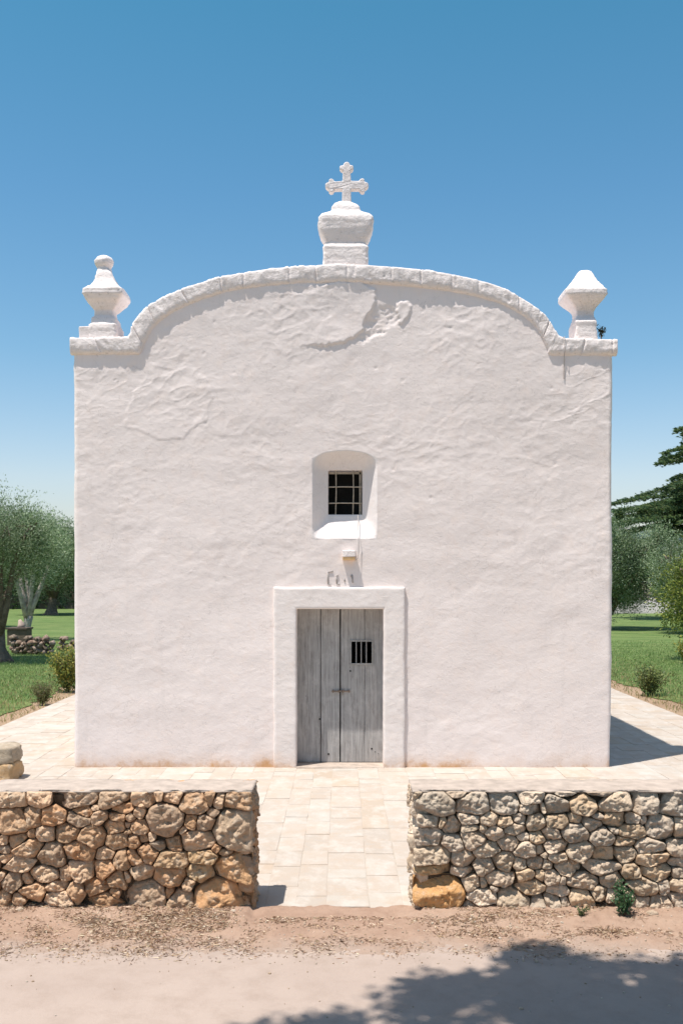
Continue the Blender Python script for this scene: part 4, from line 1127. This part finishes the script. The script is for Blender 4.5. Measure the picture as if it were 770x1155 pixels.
# cedar with flat tiers
def cedar(loc, Hh, label):
    rg = np.random.default_rng(77); root = empty('cedar_tree', loc, label, 'cedar')
    b = MB(); x, y, z = loc
    b.tube([(x, y, z-0.1), (x, y, z+Hh*0.3), (x+0.1, y, z+Hh*0.65), (x, y, z+Hh)], [0.55, 0.42, 0.25, 0.05], 12, 0.15, 1)
    P = []; D = []
    for k in range(120):
        u = rg.uniform(0.20, 0.97); zz = Hh*u; L = (Hh*0.60)*(1-u)**0.55 * rg.uniform(0.75, 1.1); a = rg.uniform(0, 6.283)
        if k < 34: a = math.pi + rg.uniform(-0.8, 0.8)
        if k < 10: u = rg.uniform(0.36, 0.46); zz = Hh*u; L = Hh*rg.uniform(0.50, 0.66); a = math.pi + rg.uniform(-0.35, 0.35)
        dr = np.array((math.cos(a), math.sin(a), 0)); rise = rg.uniform(0.0, 0.12)*L; droop = rg.uniform(0.02, 0.14)*L
        pts_ = [np.array((x, y, z+zz)) + dr*L*s_ + np.array((0, 0, rise*math.sin(s_*3.14*0.8) - droop*s_*s_)) for s_ in (0, .3, .6, .85, 1)]
        b.tube([tuple(q) for q in pts_], [0.10, 0.07, 0.045, 0.025, 0.01], 6)
        m_ = int(190*L)
        s_ = rg.uniform(0.18, 1.0, m_)**0.8; wd = (0.10 + 0.26*L*np.sin(np.clip(s_, 0, 1)*math.pi*0.93)**0.8*0.6)
        lat = rg.normal(size=m_)*wd*0.45; side = np.array((-math.sin(a), math.cos(a), 0))
        lat = np.round(lat*2.2)/2.2 + rg.normal(size=m_)*0.10
        q = np.array((x, y, z+zz))[None, :] + dr[None, :]*(L*s_)[:, None] + side[None, :]*lat[:, None]
        q[:, 2] += rise*np.sin(s_*2.5) - droop*s_*s_ + rg.normal(size=m_)*0.07 - 0.10*np.abs(lat)*0.6
        P.append(q); dd = dr[None, :] + side[None, :]*np.sign(lat)[:, None]*0.7 + rg.normal(size=(m_, 3))*0.35; dd[:, 2] = dd[:, 2]*0.6 + 0.15; D.append(dd)
    P = np.concatenate(P); D = np.concatenate(D); n_ = len(P)
    b.build('trunk', M_bark, root, True)
    slivers('crown', P, D, rg.uniform(.15, .34, n_), rg.uniform(.05, .10, n_), palette(n_, [(0.09, 0.15, 0.065), (0.06, 0.11, 0.055), (0.16, 0.21, 0.08)], 0.3), M_leaf, root)
cedar((25.5, 62, -0.03), 16.5, 'big dark cedar with flat layered branches reaching in from the right')

# trees closing the horizon
broad = olive_meshes(91, 7.0, 3.6, 170, 260, cols=[(0.06, 0.10, 0.035), (0.085, 0.13, 0.045), (0.04, 0.07, 0.028)], lw=(0.24, 0.12), zlow=0.2, upright=0.0)
GB = 'trees closing the view behind the lawn'
spots = [(-46, 98, 1.1), (-40, 92, 1.0), (-34, 96, 0.95), (-29, 90, 0.9), (-24, 97, 0.95), (-19, 104, 1.0), (-12, 108, 1.1), (-5, 106, 1.0), (3, 110, 1.1), (10, 108, 1.0), (17, 112, 1.0), (41, 92, 1.1), (49, 98, 1.2), (57, 94, 1.0), (65, 97, 1.1), (-54, 95, 1.1), (-63, 99, 1.0)]
for i, (a, b_, s_) in enumerate(spots):
    wh = 'on the left' if a < -17 else ('hidden by the chapel' if a < 20 else 'on the right')
    tree('broadleaf_tree', broad, (a, b_, -0.03), s_*0.92, i*1.3, 'dark broadleaf tree in the far row behind the lawn, ' + wh, 'tree', GB + ' ' + wh)

def hedge(x0, x1, y, h, label):
    rg = np.random.default_rng(3); n = 42000
    root = empty('hedge', ((x0+x1)/2, y, 0), label, 'hedge')
    X = rg.uniform(x0, x1, n); Z = rg.uniform(0, 1, n)**0.8; hh = np.array([h*(1 + 0.12*n3(a*0.4, 1, 1) + 0.06*n3(a*1.7, 2, 1)) for a in X]); Y = y + rg.normal(size=n)*0.8
    b = MB(); b.box(x0, x1, y - 0.5, y + 0.5, -0.05, h*0.85); b.build('branches', M_bark, root)
    slivers('foliage', np.stack([X, Y, Z*hh], 1), rg.normal(size=(n, 3)), rg.uniform(.3, .6, n), rg.uniform(.15, .3, n), palette(n, [(0.05, 0.085, 0.03), (0.075, 0.12, 0.04), (0.035, 0.06, 0.025)]), M_leaf, root)
hedge(-75, -12, 86, 5.6, 'long dark hedge with level top closing the left lawn behind the olives')

# far right: white building, pale rubble wall, grey mound
bl_ = empty('white_farmhouse', (27, 92, 0), 'long white farmhouse far behind the right olive trees', 'house')
b = MB(); b.box(16, 40, 88, 96, -0.1, 6.9); b.build('wall', simple('farmhouse limewash', (0.66, 0.62, 0.58), 0.12, 0.6), bl_)
b = MB(); b.box(15.8, 40.2, 87.8, 96.2, 6.9, 7.15); b.build('roof', M_trim, bl_)
for k in range(5):
    wx = 18.5 + k*4.2; b = MB(); b.box(wx, wx+1.0, 87.93, 87.99, 3.6, 5.0); b.build('window', M_dark, bl_)
def rubble(name, x0, x1, y, h, cols_, label, cat, sz=0.28, depth=0.5):
    root = empty(name, ((x0+x1)/2, y, 0), label, cat)
    V = []; Fc = []; C = []; rr = random.Random(int(abs(x0)*10))
    bmx = bmesh.new(); bmesh.ops.create_icosphere(bmx, subdivisions=2, radius=1); vv = [v.co.copy() for v in bmx.verts]; ff = [tuple(v.index for v in f_.verts) for f_ in bmx.faces]; bmx.free()
    z = 0.0
    while z < h:
        x = x0
        while x < x1:
            s_ = rr.uniform(0.6, 1.25)*sz
            if not (z + sz > h and rr.random() < 0.3):
                base = len(V); o3 = rr.uniform(0, 50); z0_ = z; z = z + rr.uniform(-0.25, 0.2)*sz; c = np.array(rr.choice(cols_))*rr.uniform(0.75, 1.15)
                for q in vv:
                    r_ = 1 + 0.7*n3(q.x*1.4 + o3, q.y*1.4, q.z*1.4) + 0.3*n3(q.x*3.5 + o3, q.y*3.5, q.z*3.5)
                    V.append((x + q.x*s_*0.62*r_, y + rr.uniform(-0.01, 0.01) + q.y*depth*0.5*r_, z + sz*0.4 + q.z*s_*0.5*r_)); C.append(c)
                Fc += [tuple(base + k for k in f_) for f_ in ff]
                z = z0_
            x += s_*0.8
        z += sz*0.72
    link('stones', mesh('stones', V, Fc, np.array(C)), M_stone, root)
    return root
rubble('rubble_wall', 19.5, 38, 80, 1.9, [(0.72, 0.62, 0.56), (0.66, 0.55, 0.48), (0.60, 0.52, 0.46), (0.76, 0.70, 0.65)], 'pale rubble wall far across the right lawn below the olive branches', 'rubble wall', 0.42, 0.7)
rubble('rock_border', gp(16, 737)[0], gp(61, 737)[0], gp(30, 737)[1], 0.42, [(0.2, 0.14, 0.11), (0.26, 0.17, 0.135), (0.13, 0.1, 0.08), (0.34, 0.26, 0.22)], 'row of brownish rocks edging the bed behind the nearest left olive', 'rock border', 0.19, 0.4)  # rock colours darkened to carry the shade lying on the row
rubble('rock_border', gp(70, 733)[0], gp(96, 733)[0], gp(70, 733)[1], 0.36, [(0.24, 0.17, 0.14), (0.32, 0.22, 0.19), (0.15, 0.11, 0.09)], 'short clump of pinkish rocks disappearing behind the left chapel corner', 'rock border', 0.22, 0.4)
# grey canvas-like mound before the rubble wall
def mound():
    xs = np.linspace(19, 29.5, 90); ys = np.linspace(73.6, 78.8, 30); V = []
    for y in ys:
        for x in xs:
            u = (x-19)/10.5; v = (y-73.6)/5.2
            z = 2.0*(max(0.0, math.sin(math.pi*v))**0.6)*min(1, (1-u)*7)*min(1, u*9 + 0.1)*(0.75 + 0.25*math.sin(u*9)) + 0.25*n3(x, y, 1)*math.sin(math.pi*v)
            V.append((x, y, z*0.72 - 0.05))
    o = link('earth_heap', mesh('earth_heap', V, grid_faces(len(xs), len(ys))), simple('grey spoil', (0.30, 0.29, 0.27), 0.2, 1.5, 0.95, 0, 0.1, 4))
    tag(o, 'long low grey heap of earth across the far end of the right lawn', 'earth heap')
mound()

# planter box with its rim
x_, d_, _ = gp(20, 727)
pl = empty('planter', (x_, d_, 0), 'square dark brown planter box standing on the left lawn', 'planter')
b = MB(); b.box(x_-0.36, x_+0.36, d_-0.1, d_+0.6, -0.05, 0.56, 0.004); b.build('box', simple('brown planter wall', (0.13, 0.095, 0.075), 0.3, 6, 0.9, 0, 0.02, 12), pl, False, 0.02)
b = MB(); b.box(x_-0.40, x_+0.40, d_-0.14, d_+0.64, 0.563, 0.63, 0.003); b.build('rim', simple('dark planter rim', (0.10, 0.075, 0.06), 0.2, 6), pl, False, 0.01)
b = MB(); b.tube([(x_+0.05, d_+0.25, 0.6), (x_+0.08, d_+0.25, 0.72), (x_, d_+0.25, 0.92)], [0.16, 0.14, 0.05], 10, 0.3); b.build('plant_stump', simple('pinkish stump', (0.40, 0.30, 0.25), 0.3, 8), pl, True)

# shrubs by the terrace
G2 = [(0.14, 0.17, 0.06), (0.09, 0.12, 0.045), (0.20, 0.20, 0.08), (0.17, 0.12, 0.06)]
YG = [(0.36, 0.34, 0.07), (0.20, 0.24, 0.06), (0.12, 0.17, 0.05), (0.42, 0.36, 0.10)]
gx, gy, gz = gp(49, 793)
tuft('shrub', (gx, gy, -0.03), 0.40, 2600, G2, 'small round brownish green shrub by the left edge of the terrace', 'shrub', 0.62, (0.045, 0.014), 0.8, stems=26)
gx, gy, gz = gp(78, 778)
tuft('shrub', (gx, gy, -0.03), 0.95, 3000, YG, 'yellow-green leafy shrub against the left chapel corner', 'shrub', 0.40, (0.07, 0.035), 0.3, stems=22)
gx, gy, gz = gp(733, 783)
tuft('shrub', (gx, gy, -0.03), 0.66, 1700, [(0.16, 0.20, 0.06), (0.25, 0.27, 0.09), (0.10, 0.14, 0.05)], 'open leafy shrub beside the terrace on the right lawn', 'shrub', 0.65, (0.065, 0.034), 0.3, stems=18)
gx, gy, gz = gp(776, 748)
tuft('shrub', (gx, gy, -0.03), 0.75, 1700, YG, 'yellowish shrub at the right photo edge in the shaded grass', 'shrub', 0.45, (0.08, 0.045), 0.3, stems=16)

# grass blades and dry weeds near the terrace
def grass():
    n = 130000
    side = NP.random(n) < 0.5
    d = 13 + NP.random(n)**1.1 * 27
    off = NP.random(n)
    X = np.where(side, TX0 - 0.04 - off*(6.8), TX1 + 0.04 + off*(6.8)); 
    keep = np.abs(X)/d < 0.39
    X, d = X[keep], d[keep]; n = len(X)
    edge = np.where(X < 0, TX0 - X, X - TX1)
    pr = np.clip((edge - 0.25)/0.8, 0.3, 1) * np.clip((42 - d)/14, 0, 1); k = NP.random(n) < pr; X, d, edge = X[k], d[k], edge[k]; n = len(X)
    D = NP.normal(size=(n, 3))*0.45; D[:, 2] = 1
    hgt = NP.uniform(0.04, 0.10, n)*(1 + 0.6*(edge < 1.0)*NP.random(n))
    C = palette(n, [(0.18, 0.27, 0.08), (0.24, 0.34, 0.10), (0.14, 0.22, 0.06), (0.34, 0.38, 0.16)], 0.25)
    dry = (edge < 2.6) & (NP.random(n) < 0.85*np.exp(-edge*0.7)); C[dry] = palette(int(dry.sum()), [(0.40, 0.30, 0.16), (0.30, 0.26, 0.10)], 0.2)
    o = slivers('grass', np.stack([X, d, -0.03 + hgt*0.4], 1), D, hgt, NP.uniform(0.008, 0.018, n), C, M_leaf)
    tag(o, 'short green grass with dry tufts along the terrace edges', 'grass', kind='stuff')
grass()

# roadside tree behind the photographer: only its shade reaches the picture
def road_tree():
    root = empty('roadside_pine', (6.0, -2.5, 0), 'tall spreading roadside tree behind the camera, casting the shade on the road', 'tree')
    rg = np.random.default_rng(5); P = []; cl = []
    def edge(X):      # front limit of the shade on the ground
        return float(np.interp(X, [-1, -.5, -.38, -.1, .02, .1, .2, .27, .44, .86, 1.0, 1.2, 1.45, 1.78, 2.0, 2.2, 3, 9], [4.7, 5.05, 5.38, 5.62, 5.68, 5.25, 4.95, 5.4, 5.98, 6.2, 6.22, 6.58, 6.40, 6.52, 6.38, 6.42, 6.35, 6.3])) + 0.08 * n3(X*5, 0.3, 0.7)
    k = 0
    while len(cl) < 5200:
        gx_, gy_ = rg.uniform(-0.7, 9.0), rg.uniform(-3.5, 6.6)
        if gy_ > edge(gx_) - 0.07: continue
        # crown shaped by the wanted shade: clumps traced back towards the sun
        hh = rg.uniform(6.1, 8.6)
        cl.append(np.array((gx_ - KX*hh, gy_ - KY*hh, hh)))
    # small outlying tuft
    D = []
    for c_ in cl:
        m_ = int(rg.uniform(45, 80)); P.append(c_ + rg.normal(size=(m_, 3))*np.array((0.11, 0.09, 0.12))); D.append(rg.normal(size=(m_, 3)))
    P = np.concatenate(P); D = np.concatenate(D); n_ = len(P)
    b = MB(); b.tube([(6.0, -2.5, -0.1), (5.9, -2.3, 2.0), (5.5, -1.9, 4.2), (4.9, -1.2, 6.2)], [0.36, 0.28, 0.24, 0.18], 14, 0.2, 3)
    for k in range(14):
        c_ = cl[k*350]; b.tube([(4.9, -1.2, 6.0), tuple((np.array((4.9, -1.2, 6.4)) + c_)/2), tuple(c_)], [0.13, 0.08, 0.02], 7)
    pass
    b.build('trunk', M_bark, root, True)
    slivers('crown', P, D, rg.uniform(.09, .18, n_), rg.uniform(.04, .08, n_), palette(n_, [(0.06, 0.10, 0.04), (0.09, 0.13, 0.05)]), M_leaf, root)
road_tree()
